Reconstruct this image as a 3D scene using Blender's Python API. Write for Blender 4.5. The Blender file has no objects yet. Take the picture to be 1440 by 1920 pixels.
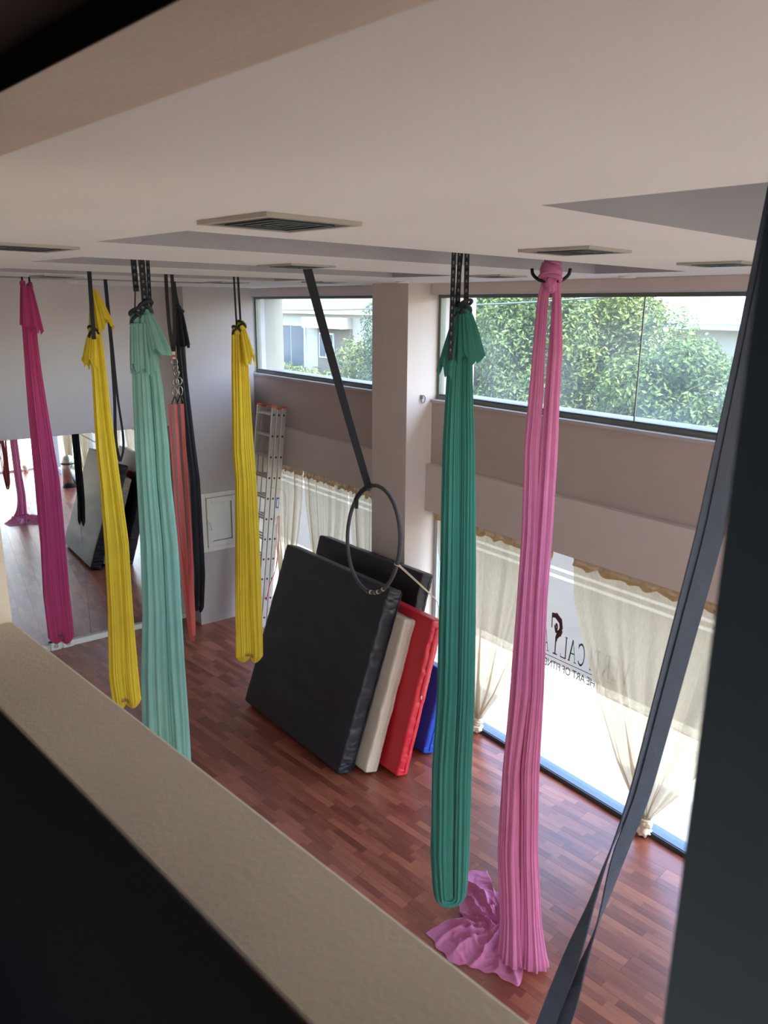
import bpy, bmesh, math, random
import numpy as np
from mathutils import Vector, Matrix, noise

S = bpy.context.scene
COL = S.collection
# ------------------------------------------------------------------ camera
H = 4.3
cam_d = bpy.data.cameras.new('camera'); cam = bpy.data.objects.new('camera', cam_d); COL.objects.link(cam)
cam_d.sensor_width = 36.0; cam_d.lens = 1443.1 / 1920 * 36.0
cam_d.clip_start = 0.02; cam_d.clip_end = 400
YAW, PIT, ROL = math.radians(37.273), math.radians(14.952), math.radians(0.437)
Fv = Vector((math.sin(YAW) * math.cos(PIT), math.cos(YAW) * math.cos(PIT), -math.sin(PIT)))
Rv = Vector((math.cos(YAW), -math.sin(YAW), 0)); Uv = Rv.cross(Fv)
R2 = Rv * math.cos(ROL) + Uv * math.sin(ROL); U2 = -Rv * math.sin(ROL) + Uv * math.cos(ROL)
cam.matrix_world = Matrix(((R2.x, U2.x, -Fv.x, 0), (R2.y, U2.y, -Fv.y, 0), (R2.z, U2.z, -Fv.z, H), (0, 0, 0, 1)))
cam_d.dof.use_dof = True; cam_d.dof.focus_distance = 6.0; cam_d.dof.aperture_fstop = 10.0
S.camera = cam
# ------------------------------------------------------------------ sky, sun, exposure
world = bpy.data.worlds.new('sky'); S.world = world; world.use_nodes = True
wn = world.node_tree.nodes; wl = world.node_tree.links
for n in list(wn): wn.remove(n)
wo = wn.new('ShaderNodeOutputWorld'); wb = wn.new('ShaderNodeBackground'); ws = wn.new('ShaderNodeTexSky')
ws.sky_type = 'NISHITA'; ws.sun_disc = False; ws.sun_elevation = math.radians(58); ws.sun_rotation = math.radians(170)
ws.air_density = 1.0; ws.dust_density = 2.0; ws.ozone_density = 1.0
wb.inputs['Strength'].default_value = 0.75
wl.new(ws.outputs[0], wb.inputs[0]); wl.new(wb.outputs[0], wo.inputs[0])
sun_d = bpy.data.lights.new('sun', 'SUN'); sun = bpy.data.objects.new('sun', sun_d); COL.objects.link(sun)
sun_d.energy = 5.0; sun_d.angle = math.radians(0.6); sun_d.color = (1.0, 0.98, 0.95)
SUN_FROM = Vector((-0.06, -0.62, 1.0)).normalized()
sun.rotation_euler = SUN_FROM.to_track_quat('Z', 'Y').to_euler()
S.view_settings.view_transform = 'Standard'; S.view_settings.look = 'None'
S.view_settings.gamma = 1.0; S.view_settings.use_curve_mapping = False
S.view_settings.exposure = 1.36
cy = S.cycles
cy.max_bounces = 12; cy.diffuse_bounces = 8; cy.glossy_bounces = 5; cy.transmission_bounces = 6
cy.transparent_max_bounces = 20; cy.sample_clamp_indirect = 8.0
cy.caustics_reflective = False; cy.caustics_refractive = False

rnd = random.Random(7)
WA = 0.128968                       # the ceiling grid, the boards and the mezzanine wall are turned by this against the room
cA, sA = math.cos(WA), math.sin(WA)
def A2R(x, y): return (x * cA - y * sA, x * sA + y * cA)
CEIL = 4.52

# ------------------------------------------------------------------ materials
def srgb(r, g, b):
    f = lambda c: (c / 255 / 12.92) if c / 255 <= 0.04045 else ((c / 255 + 0.055) / 1.055) ** 2.4
    return (f(r), f(g), f(b), 1)
class NT:
    def __init__(s, name):
        s.m = bpy.data.materials.new(name); s.m.use_nodes = True
        s.t = s.m.node_tree; s.n = s.t.nodes; s.l = s.t.links
        s.b = s.n['Principled BSDF']; s.out = s.n['Material Output']
    def add(s, kind, **kw):
        nd = s.n.new(kind)
        for k, v in kw.items(): setattr(nd, k, v)
        return nd
    def link(s, a, b): s.l.new(a, b)
def mat(name, col, rough=0.6, var=0.06, scale=6.0, bump=0.0, bscale=60.0, metal=0.0, spec=0.5, sheen=0.0, stretch=None, bdist=0.004, coat=0.0):
    t = NT(name); b = t.b
    b.inputs['Roughness'].default_value = rough; b.inputs['Metallic'].default_value = metal
    b.inputs['Specular IOR Level'].default_value = spec
    if sheen: b.inputs['Sheen Weight'].default_value = sheen
    if coat: b.inputs['Coat Weight'].default_value = coat; b.inputs['Coat Roughness'].default_value = 0.2
    tc = t.add('ShaderNodeTexCoord'); mp = t.add('ShaderNodeMapping')
    if stretch: mp.inputs['Scale'].default_value = stretch
    t.link(tc.outputs['Object'], mp.inputs[0])
    nz = t.add('ShaderNodeTexNoise'); nz.inputs['Scale'].default_value = scale; nz.inputs['Detail'].default_value = 5
    t.link(mp.outputs[0], nz.inputs['Vector'])
    cr = t.add('ShaderNodeValToRGB')
    lo = tuple(c * (1 - var) for c in col[:3]) + (1,); hi = tuple(min(1, c * (1 + var)) for c in col[:3]) + (1,)
    cr.color_ramp.elements[0].color = lo; cr.color_ramp.elements[1].color = hi
    cr.color_ramp.elements[0].position = 0.3; cr.color_ramp.elements[1].position = 0.7
    t.link(nz.outputs[0], cr.inputs[0]); t.link(cr.outputs[0], b.inputs['Base Color'])
    if bump:
        n2 = t.add('ShaderNodeTexNoise'); n2.inputs['Scale'].default_value = bscale; n2.inputs['Detail'].default_value = 4
        t.link(mp.outputs[0], n2.inputs['Vector'])
        bp = t.add('ShaderNodeBump'); bp.inputs['Strength'].default_value = bump; bp.inputs['Distance'].default_value = bdist
        t.link(n2.outputs[0], bp.inputs['Height']); t.link(bp.outputs[0], b.inputs['Normal'])
    return t.m
def fabric(name, col, rough=0.75, trans=0.25):
    """matte stretch cloth: fine weave, some light through it"""
    t = NT(name); b = t.b
    b.inputs['Roughness'].default_value = rough; b.inputs['Sheen Weight'].default_value = 0.15
    b.inputs['Specular IOR Level'].default_value = 0.25
    tc = t.add('ShaderNodeTexCoord')
    nz = t.add('ShaderNodeTexNoise'); nz.inputs['Scale'].default_value = 9; nz.inputs['Detail'].default_value = 3
    t.link(tc.outputs['Object'], nz.inputs['Vector'])
    cr = t.add('ShaderNodeValToRGB')
    cr.color_ramp.elements[0].color = tuple(c * 0.88 for c in col[:3]) + (1,); cr.color_ramp.elements[1].color = tuple(min(1, c * 1.1) for c in col[:3]) + (1,)
    t.link(nz.outputs[0], cr.inputs[0]); t.link(cr.outputs[0], b.inputs['Base Color'])
    tl = t.add('ShaderNodeBsdfTranslucent'); t.link(cr.outputs[0], tl.inputs['Color'])
    mx = t.add('ShaderNodeMixShader'); mx.inputs[0].default_value = trans
    t.link(b.outputs[0], mx.inputs[1]); t.link(tl.outputs[0], mx.inputs[2]); t.link(mx.outputs[0], t.out.inputs[0])
    return t.m
def glass(name, haze=0.03, tint=(0.965, 0.985, 0.98)):
    """thin pane: clear, reflecting at a slant, with a film of dust"""
    t = NT(name); t.n.remove(t.b)
    tr = t.add('ShaderNodeBsdfTransparent'); tr.inputs[0].default_value = (*tint, 1)
    gl = t.add('ShaderNodeBsdfGlossy'); gl.inputs['Roughness'].default_value = 0.02
    lw = t.add('ShaderNodeLayerWeight'); lw.inputs[0].default_value = 0.5
    p5 = t.add('ShaderNodeMath', operation='POWER'); p5.inputs[1].default_value = 5; t.link(lw.outputs['Facing'], p5.inputs[0])
    fr = t.add('ShaderNodeMapRange'); fr.inputs['To Min'].default_value = 0.025; fr.inputs['To Max'].default_value = 0.75; t.link(p5.outputs[0], fr.inputs[0])
    m1 = t.add('ShaderNodeMixShader'); t.link(fr.outputs[0], m1.inputs[0]); t.link(tr.outputs[0], m1.inputs[1]); t.link(gl.outputs[0], m1.inputs[2])
    df = t.add('ShaderNodeBsdfTranslucent'); df.inputs[0].default_value = (0.92, 0.96, 1.0, 1)
    tc = t.add('ShaderNodeTexCoord'); nz = t.add('ShaderNodeTexNoise'); nz.inputs['Scale'].default_value = 2.0; nz.inputs['Detail'].default_value = 6
    t.link(tc.outputs['Object'], nz.inputs['Vector'])
    mr = t.add('ShaderNodeMapRange'); mr.inputs['From Min'].default_value = 0.3; mr.inputs['From Max'].default_value = 0.75
    mr.inputs['To Min'].default_value = haze * 0.5; mr.inputs['To Max'].default_value = haze * 1.7
    t.link(nz.outputs[0], mr.inputs[0])
    m2 = t.add('ShaderNodeMixShader'); t.link(mr.outputs[0], m2.inputs[0]); t.link(m1.outputs[0], m2.inputs[1]); t.link(df.outputs[0], m2.inputs[2])
    t.link(m2.outputs[0], t.out.inputs[0])
    return t.m
def sheer(name, col, clear=0.34):
    t = NT(name); t.n.remove(t.b)
    df = t.add('ShaderNodeBsdfDiffuse'); df.inputs[0].default_value = col
    tl = t.add('ShaderNodeBsdfTranslucent'); tl.inputs[0].default_value = col
    m1 = t.add('ShaderNodeMixShader'); m1.inputs[0].default_value = 0.55
    t.link(df.outputs[0], m1.inputs[1]); t.link(tl.outputs[0], m1.inputs[2])
    tr = t.add('ShaderNodeBsdfTransparent'); tr.inputs[0].default_value = (0.97, 0.94, 0.88, 1)
    tc = t.add('ShaderNodeTexCoord'); mp = t.add('ShaderNodeMapping'); mp.inputs['Scale'].default_value = (1, 1, 0.25)
    t.link(tc.outputs['Object'], mp.inputs[0])
    nz = t.add('ShaderNodeTexNoise'); nz.inputs['Scale'].default_value = 60; nz.inputs['Detail'].default_value = 3
    t.link(mp.outputs[0], nz.inputs['Vector'])
    mr = t.add('ShaderNodeMapRange'); mr.inputs['To Min'].default_value = clear - 0.15; mr.inputs['To Max'].default_value = clear + 0.15
    t.link(nz.outputs[0], mr.inputs[0])
    m2 = t.add('ShaderNodeMixShader'); t.link(mr.outputs[0], m2.inputs[0]); t.link(m1.outputs[0], m2.inputs[1]); t.link(tr.outputs[0], m2.inputs[2])
    t.link(m2.outputs[0], t.out.inputs[0])
    return t.m
def laminate():
    """three-strip red-brown laminate, strips and pieces differ in tone"""
    t = NT('red_brown_laminate'); b = t.b
    b.inputs['Roughness'].default_value = 0.3; b.inputs['Specular IOR Level'].default_value = 0.8
    tc = t.add('ShaderNodeTexCoord'); oi = t.add('ShaderNodeObjectInfo')
    sp = t.add('ShaderNodeSeparateXYZ'); t.link(tc.outputs['Object'], sp.inputs[0])
    def math_(op, a, b_):
        nd = t.add('ShaderNodeMath', operation=op)
        for i, v in enumerate((a, b_)):
            if v is None: continue
            if isinstance(v, (int, float)): nd.inputs[i].default_value = v
            else: t.link(v, nd.inputs[i])
        return nd.outputs[0]
    strip = math_('FLOOR', math_('DIVIDE', sp.outputs[0], 0.0644), None)
    off = math_('MULTIPLY', math_('FRACT', math_('MULTIPLY', math_('ADD', strip, math_('MULTIPLY', oi.outputs['Random'], 31.7)), 0.377), None), 0.5)
    piece = math_('FLOOR', math_('DIVIDE', math_('ADD', sp.outputs[1], off), 0.36), None)
    cb = t.add('ShaderNodeCombineXYZ'); t.link(strip, cb.inputs[0]); t.link(piece, cb.inputs[1]); t.link(math_('MULTIPLY', oi.outputs['Random'], 97.0), cb.inputs[2])
    wn_ = t.add('ShaderNodeTexWhiteNoise'); wn_.noise_dimensions = '3D'; t.link(cb.outputs[0], wn_.inputs['Vector'])
    mp = t.add('ShaderNodeMapping'); mp.inputs['Scale'].default_value = (14, 1.6, 1)
    va = t.add('ShaderNodeVectorMath', operation='ADD'); t.link(tc.outputs['Object'], va.inputs[0]); t.link(wn_.outputs['Color'], va.inputs[1])
    t.link(va.outputs[0], mp.inputs[0])
    gz = t.add('ShaderNodeTexNoise'); gz.inputs['Scale'].default_value = 3.5; gz.inputs['Detail'].default_value = 6; gz.inputs['Distortion'].default_value = 0.6
    t.link(mp.outputs[0], gz.inputs['Vector'])
    val = math_('ADD', math_('MULTIPLY', wn_.outputs['Value'], 0.5), math_('MULTIPLY', gz.outputs[0], 0.5))
    cr = t.add('ShaderNodeValToRGB'); e = cr.color_ramp.elements
    e[0].position = 0.18; e[0].color = srgb(110, 57, 46); e[1].position = 0.82; e[1].color = srgb(172, 107, 82)
    m = e.new(0.5); m.color = srgb(142, 78, 61)
    t.link(val, cr.inputs[0]); t.link(cr.outputs[0], b.inputs['Base Color'])
    return t.m

M = {}
M['wall'] = mat('painted_wall', srgb(186, 179, 180), 0.8, 0.02, 3, 0.15, 140)
M['wall_warm'] = mat('warm_white_paint', srgb(214, 202, 196), 0.8, 0.02, 3, 0.15, 140)
M['wall_back'] = mat('lightened_lilac_white', srgb(212, 206, 208), 0.8, 0.02, 3, 0.15, 140)  # same white as the corner wall, lightened to make up for weak light
M['wall_pink'] = mat('pinkish_beige_paint', srgb(190, 173, 167), 0.8, 0.025, 3, 0.15, 140)
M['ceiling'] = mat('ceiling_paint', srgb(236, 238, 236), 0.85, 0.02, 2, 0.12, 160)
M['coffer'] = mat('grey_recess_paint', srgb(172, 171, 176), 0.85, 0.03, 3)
M['ledge'] = mat('beige_plaster', srgb(226, 214, 200), 0.75, 0.04, 5, 0.25, 120, stretch=(1, 1, 1), bdist=0.003)
M['slate'] = mat('slate_blue', (0.44, 0.50, 0.64, 1), 0.7, 0.1, 4)
M['dark'] = mat('unlit_shade', (0.020, 0.011, 0.012, 1), 0.7, 0.15, 4)  # shade of the unlit mezzanine put into the colour
M['white_pvc'] = mat('white_pvc', srgb(226, 226, 222), 0.35, 0.02, 4)
M['grey_gap'] = mat('grey_gasket', srgb(95, 98, 98), 0.6, 0.05, 8)
M['frame_alu'] = mat('grey_green_aluminium', srgb(112, 116, 108), 0.45, 0.05, 5, metal=0.3)
M['frame_white'] = mat('pale_aluminium', srgb(196, 204, 208), 0.4, 0.03, 5)
M['sill_blue'] = mat('blue_grey_sill', srgb(96, 116, 132), 0.4, 0.05, 6)
M['frame_sill'] = mat('dark_sill_aluminium', srgb(72, 78, 84), 0.35, 0.06, 5, metal=0.4)
M['glass_up'] = glass('dusty_glass', 0.03)
M['glass_low'] = glass('clear_glass', 0.006)
M['floor_sub'] = mat('dark_underlay', srgb(60, 30, 25), 0.9)
M['laminate'] = laminate()
M['strap'] = mat('black_webbing', srgb(40, 44, 50), 0.75, 0.25, 60, 0.4, 300, stretch=(1, 1, 1))
M['stitch'] = mat('grey_stitching', srgb(120, 124, 120), 0.8, 0.2, 80)
M['pink'] = fabric('magenta_cloth', srgb(212, 84, 146)); M['rose'] = fabric('rose_pink_cloth', srgb(224, 136, 184))
M['yellow'] = fabric('yellow_cloth', srgb(238, 212, 66)); M['teal'] = fabric('teal_cloth', srgb(140, 192, 182)); M['green'] = fabric('deep_green_cloth', srgb(62, 136, 126))
M['black_cloth'] = fabric('black_cloth', srgb(34, 36, 44), 0.6, 0.08); M['red'] = fabric('coral_red_band', srgb(206, 104, 100), 0.7, 0.25)
M['navy'] = mat('navy_webbing', srgb(54, 62, 80), 0.7, 0.12, 30, 0.35, 260)
M['steel'] = mat('dull_steel', srgb(150, 150, 146), 0.35, 0.08, 20, metal=0.9)
M['chrome'] = mat('brushed_steel', srgb(200, 198, 194), 0.2, 0.05, 20, metal=1.0)
M['black_metal'] = mat('black_metal', srgb(38, 38, 42), 0.4, 0.1, 20, metal=0.5)
M['grey_tape'] = mat('grey_grip_tape', srgb(74, 72, 76), 0.7, 0.12, 30, 0.4, 120)
M['white_tape'] = mat('white_tape', srgb(232, 228, 214), 0.6)
M['vinyl_black'] = mat('black_vinyl', srgb(32, 33, 44), 0.45, 0.06, 3, 0.25, 14, bdist=0.01)
M['vinyl_side'] = mat('slate_vinyl', srgb(58, 66, 80), 0.36, 0.06, 3, 0.25, 16, bdist=0.01)
M['vinyl_white'] = mat('cream_vinyl', srgb(216, 206, 192), 0.45, 0.04, 4, 0.25, 14, bdist=0.01)
M['vinyl_red'] = mat('red_vinyl', srgb(204, 40, 56), 0.42, 0.05, 4, 0.25, 14, bdist=0.01)
M['vinyl_blue'] = mat('blue_vinyl', srgb(24, 66, 168), 0.42, 0.05, 4, 0.25, 14, bdist=0.01)
M['alu'] = mat('ladder_aluminium', srgb(206, 202, 198), 0.35, 0.05, 15, metal=0.55)
M['dark_end'] = mat('dark_rung_end', srgb(60, 58, 58), 0.5)
M['orange'] = mat('orange_plastic', srgb(226, 92, 40), 0.5)
M['sticker'] = mat('blue_white_sticker', srgb(58, 108, 180), 0.5)
M['curtain'] = sheer('cream_voile', srgb(190, 172, 144), 0.27)
M['frill'] = sheer('cream_voile_heading', srgb(176, 146, 108), 0.08)
M['knot'] = mat('gathered_voile', srgb(214, 200, 178), 0.85, 0.08, 20, 0.3, 60)
M['cord'] = mat('beige_cord', srgb(206, 194, 170), 0.8, 0.1, 60)
M['letter'] = mat('dark_green_vinyl_letter', srgb(24, 44, 40), 0.5)
M['letter2'] = mat('grey_green_vinyl_letter', srgb(70, 92, 86), 0.5)
M['redline'] = mat('brown_red_vinyl_line', srgb(150, 84, 74), 0.5)
M['vent_frame'] = mat('vent_frame_paint', srgb(172, 166, 156), 0.45, 0.04, 10)
M['vent_dark'] = mat('vent_dark_louvre', srgb(34, 44, 46), 0.4, 0.1, 10)
M['lamp_white'] = mat('white_spot_ring', srgb(232, 230, 226), 0.4)
mm = NT('mirror_silver'); mm.b.inputs['Metallic'].default_value = 1; mm.b.inputs['Roughness'].default_value = 0.012; mm.b.inputs['Base Color'].default_value = (0.86, 0.88, 0.87, 1); M['mirror'] = mm.m
M['pavement'] = mat('pale_pavement', srgb(168, 163, 152), 0.85, 0.08, 2, 0.3, 20)
M['kerb'] = mat('concrete_kerb', srgb(120, 118, 108), 0.9, 0.25, 14, 0.4, 30)
M['asphalt'] = mat('worn_asphalt', srgb(62, 59, 55), 0.9, 0.12, 1.6, 0.3, 60)
M['road_paint'] = mat('white_road_paint', srgb(108, 108, 106), 0.8, 0.08, 8)
M['facade'] = mat('cream_render', srgb(176, 170, 154), 0.85, 0.03, 1)
M['facade_grey'] = mat('pale_grey_render', srgb(196, 194, 186), 0.85, 0.03, 1.5)
M['facade_tan'] = mat('tan_render', srgb(112, 98, 84), 0.85, 0.04, 1)
M['win_dark'] = mat('dark_window_glass', srgb(64, 76, 88), 0.15, 0.1, 1)
M['outer'] = mat('outer_sill_paint', srgb(118, 120, 124), 0.8, 0.05, 3)
M['fin'] = mat('outer_fin_paint', srgb(136, 134, 122), 0.85, 0.03, 2)
M['roof_blue'] = mat('pale_blue_sheet_roof', srgb(150, 168, 184), 0.5, 0.06, 1)
M['trunk'] = mat('grey_bark', srgb(120, 108, 92), 0.9, 0.2, 8, 0.5, 30)
M['soil'] = mat('dry_verge', srgb(120, 110, 84), 0.95, 0.2, 3)
def leaf_mat(name, c1, c2):
    t = NT(name); b = t.b; b.inputs['Roughness'].default_value = 0.55
    g = t.add('ShaderNodeNewGeometry'); cr = t.add('ShaderNodeValToRGB')
    cr.color_ramp.elements[0].color = c1; cr.color_ramp.elements[1].color = c2
    t.link(g.outputs['Random Per Island'], cr.inputs[0]); t.link(cr.outputs[0], b.inputs['Base Color'])
    tl = t.add('ShaderNodeBsdfTranslucent'); t.link(cr.outputs[0], tl.inputs[0])
    mx = t.add('ShaderNodeMixShader'); mx.inputs[0].default_value = 0.35
    t.link(b.outputs[0], mx.inputs[1]); t.link(tl.outputs[0], mx.inputs[2]); t.link(mx.outputs[0], t.out.inputs[0])
    return t.m
M['leaf'] = leaf_mat('mid_green_leaf', srgb(44, 70, 34), srgb(104, 126, 56))
M['leaf2'] = leaf_mat('yellow_green_leaf', srgb(60, 82, 38), srgb(126, 138, 62))
M['leaf3'] = leaf_mat('blue_green_leaf', srgb(38, 64, 44), srgb(88, 118, 74))

# ------------------------------------------------------------------ object helpers
ORG = {}
def tag(o, label=None, cat=None, group=None, kind=None):
    if label: o['label'] = label
    if cat: o['category'] = cat
    if group: o['group'] = group
    if kind: o['kind'] = kind
    return o
def empty(name, loc, label=None, cat=None, group=None, kind=None):
    o = bpy.data.objects.new(name, None); COL.objects.link(o); o.location = loc; o.empty_display_size = 0.1
    ORG[o] = Vector(loc)
    return tag(o, label, cat, group, kind)
def obj(name, V, Fc, m, parent=None, smooth=False, label=None, cat=None, group=None, kind=None, mi=None):
    """one mesh object; V are world coordinates"""
    V = np.asarray([tuple(v) for v in V], dtype=float).reshape(-1, 3)
    org = ORG[parent] if parent is not None else Vector((V[:, 0].mean(), V[:, 1].mean(), V[:, 2].min()))
    me = bpy.data.meshes.new(name)
    me.from_pydata((V - np.array(org)).tolist(), [], [list(map(int, f)) for f in Fc])
    for x in (m if isinstance(m, (list, tuple)) else [m]): me.materials.append(x)
    if smooth: me.polygons.foreach_set('use_smooth', [True] * len(me.polygons))
    if mi is not None: me.polygons.foreach_set('material_index', mi)
    me.update()
    o = bpy.data.objects.new(name, me); COL.objects.link(o)
    if parent is not None: o.parent = parent
    else: o.location = org
    ORG[o] = Vector(org)
    return tag(o, label, cat, group, kind)
def copy_of(o, dv, parent=None, **kw):
    c = o.copy(); COL.objects.link(c)
    if parent is not None: c.parent = parent
    c.location = o.location + Vector(dv)
    ORG[c] = ORG[o] + Vector(dv)
    tag(c, **kw)
    return c
class MB:
    """collects boxes, sweeps and polygons"""
    def __init__(s): s.v = []; s.f = []
    def add(s, v, f):
        k = len(s.v); s.v += [tuple(p) for p in v]; s.f += [[i + k for i in q] for q in f]; return s
    def hexa(s, p):     # 8 corners, bottom 4 (ccw) then top 4
        return s.add(p, [(3, 2, 1, 0), (4, 5, 6, 7), (0, 1, 5, 4), (1, 2, 6, 5), (2, 3, 7, 6), (3, 0, 4, 7)])
    def box(s, x0, x1, y0, y1, z0, z1, A=False):
        p = [(x0, y0), (x1, y0), (x1, y1), (x0, y1)]
        if A: p = [A2R(*q) for q in p]
        return s.hexa([(a, b, z0) for a, b in p] + [(a, b, z1) for a, b in p])
    def prism(s, poly, z0, z1):
        n = len(poly)
        return s.add([(a, b, z0) for a, b in poly] + [(a, b, z1) for a, b in poly],
                     [list(range(n))[::-1], list(range(n, 2 * n))] + [(i, (i + 1) % n, n + (i + 1) % n, n + i) for i in range(n)])
    def extr(s, prof, y0, y1):      # profile in (x, z) run along Y
        n = len(prof)
        return s.add([(a, y0, b) for a, b in prof] + [(a, y1, b) for a, b in prof],
                     [list(range(n)), list(range(2 * n - 1, n - 1, -1))] + [(i, n + i, n + (i + 1) % n, (i + 1) % n) for i in range(n)])
    def build(s, name, m, parent=None, **kw):
        o = obj(name, s.v, s.f, m, parent, **kw)
        bm = bmesh.new(); bm.from_mesh(o.data); bmesh.ops.recalc_face_normals(bm, faces=bm.faces); bm.to_mesh(o.data); bm.free()
        return o
def bevel(o, w, seg=2):
    md = o.modifiers.new('bevel', 'BEVEL'); md.width = w; md.segments = seg; md.limit_method = 'ANGLE'; return o
def resample(pts, n):
    p = np.asarray([tuple(q) for q in pts], float); d = np.r_[0, np.cumsum(np.linalg.norm(np.diff(p, axis=0), axis=1))]
    t = np.linspace(0, d[-1], n); return np.stack([np.interp(t, d, p[:, k]) for k in range(3)], 1), t, d
def smooth_path(pts, n, it=3):
    p, _, _ = resample(pts, n)
    for _ in range(it): p[1:-1] = 0.25 * p[:-2] + 0.5 * p[1:-1] + 0.25 * p[2:]
    return p
def sweep(pts, prof, up, closed=False):
    """sweep a closed 2-D profile along pts; up = reference normal"""
    p = np.asarray([tuple(q) for q in pts], float); n = len(p); k = len(prof)
    T = np.gradient(p, axis=0) if not closed else np.roll(p, -1, 0) - np.roll(p, 1, 0)
    T /= np.linalg.norm(T, axis=1)[:, None] + 1e-12
    up = np.asarray(up, float); up = np.broadcast_to(up, p.shape)
    Sd = np.cross(T, up); Sd /= np.linalg.norm(Sd, axis=1)[:, None] + 1e-12
    Nn = np.cross(Sd, T)
    pr = np.asarray(prof, float)
    if pr.ndim == 2: pr = np.broadcast_to(pr, (n, k, 2))
    k = pr.shape[1]
    V = p[:, None, :] + pr[:, :, :1] * Sd[:, None, :] + pr[:, :, 1:] * Nn[:, None, :]
    Fc = []
    for i in range(n if closed else n - 1):
        j = (i + 1) % n
        for q in range(k):
            Fc.append((i * k + q, i * k + (q + 1) % k, j * k + (q + 1) % k, j * k + q))
    if not closed: Fc += [tuple(range(k))[::-1], tuple(range((n - 1) * k, n * k))]
    return V.reshape(-1, 3), Fc
def circ(r, k=10): return [(r * math.cos(2 * math.pi * i / k), r * math.sin(2 * math.pi * i / k)) for i in range(k)]
def tube(name, pts, r, m, parent=None, k=10, closed=False, up=(0.31, 0.2, 0.93), **kw):
    V, Fc = sweep(pts, circ(r, k), up, closed); return obj(name, V, Fc, m, parent, smooth=True, **kw)
def ribbon(name, pts, w, th, wide, m, parent=None, **kw):
    """flat webbing; wide = direction across its width (one vector or one per point)"""
    p = np.asarray([tuple(q) for q in pts], float)
    T = np.gradient(p, axis=0); wd = np.broadcast_to(np.asarray(wide, float), p.shape)
    upv = np.cross(T, wd); ws_ = w if np.ndim(w) else np.full(len(p), w)
    pr = np.stack([np.array([(-a / 2, -th / 2), (-a / 2, th / 2), (a / 2, th / 2), (a / 2, -th / 2)]) for a in ws_])
    V, Fc = sweep(p, pr, upv); return obj(name, V, Fc, m, parent, **kw)
def daisy(name, p0, p1, w, wide, m, parent, seg=0.055, sag=0.0):
    """daisy-chain strap: webbing pinched by a bar tack at every loop"""
    p0, p1 = np.array(p0, float), np.array(p1, float); L = np.linalg.norm(p1 - p0); n = max(8, int(L / seg) * 6)
    t = np.linspace(0, 1, n); p = p0 + (p1 - p0) * t[:, None]
    p[:, :2] += (np.array(wide[:2]) * np.sin(t * math.pi)[:, None]) * sag
    ph = (t * L / seg) % 1.0; th = 0.006 + 0.016 * np.sin(ph * math.pi) ** 0.7
    T = np.gradient(p, axis=0); upv = np.cross(T, np.broadcast_to(np.asarray(wide, float), p.shape))
    pr = np.stack([np.array([(-w / 2, -a / 2), (-w / 2, a / 2), (w / 2, a / 2), (w / 2, -a / 2)]) for a in th])
    V, Fc = sweep(p, pr, upv)
    o = obj(name, V, Fc, m, parent)
    mb = MB(); wv = Vector(wide).normalized(); nv = Vector(np.cross(p1 - p0, wide)).normalized(); tv = Vector(p1 - p0).normalized()
    for i in range(int(L / seg)):
        c = Vector(p[min(n - 1, int((i + 0.5) * seg / L * n))])
        for sgn in (-1, 1):
            q = c + nv * 0.012 * sgn
            a, b_, d = wv * w * 0.16, tv * seg * 0.18, nv * 0.0012
            mb.hexa([q - a - b_ - d, q + a - b_ - d, q + a + b_ - d, q - a + b_ - d, q - a - b_ + d, q + a - b_ + d, q + a + b_ + d, q - a + b_ + d])
    if mb.v: mb.build('stitching', M['stitch'], o, kind='stuff')
    return o
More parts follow.
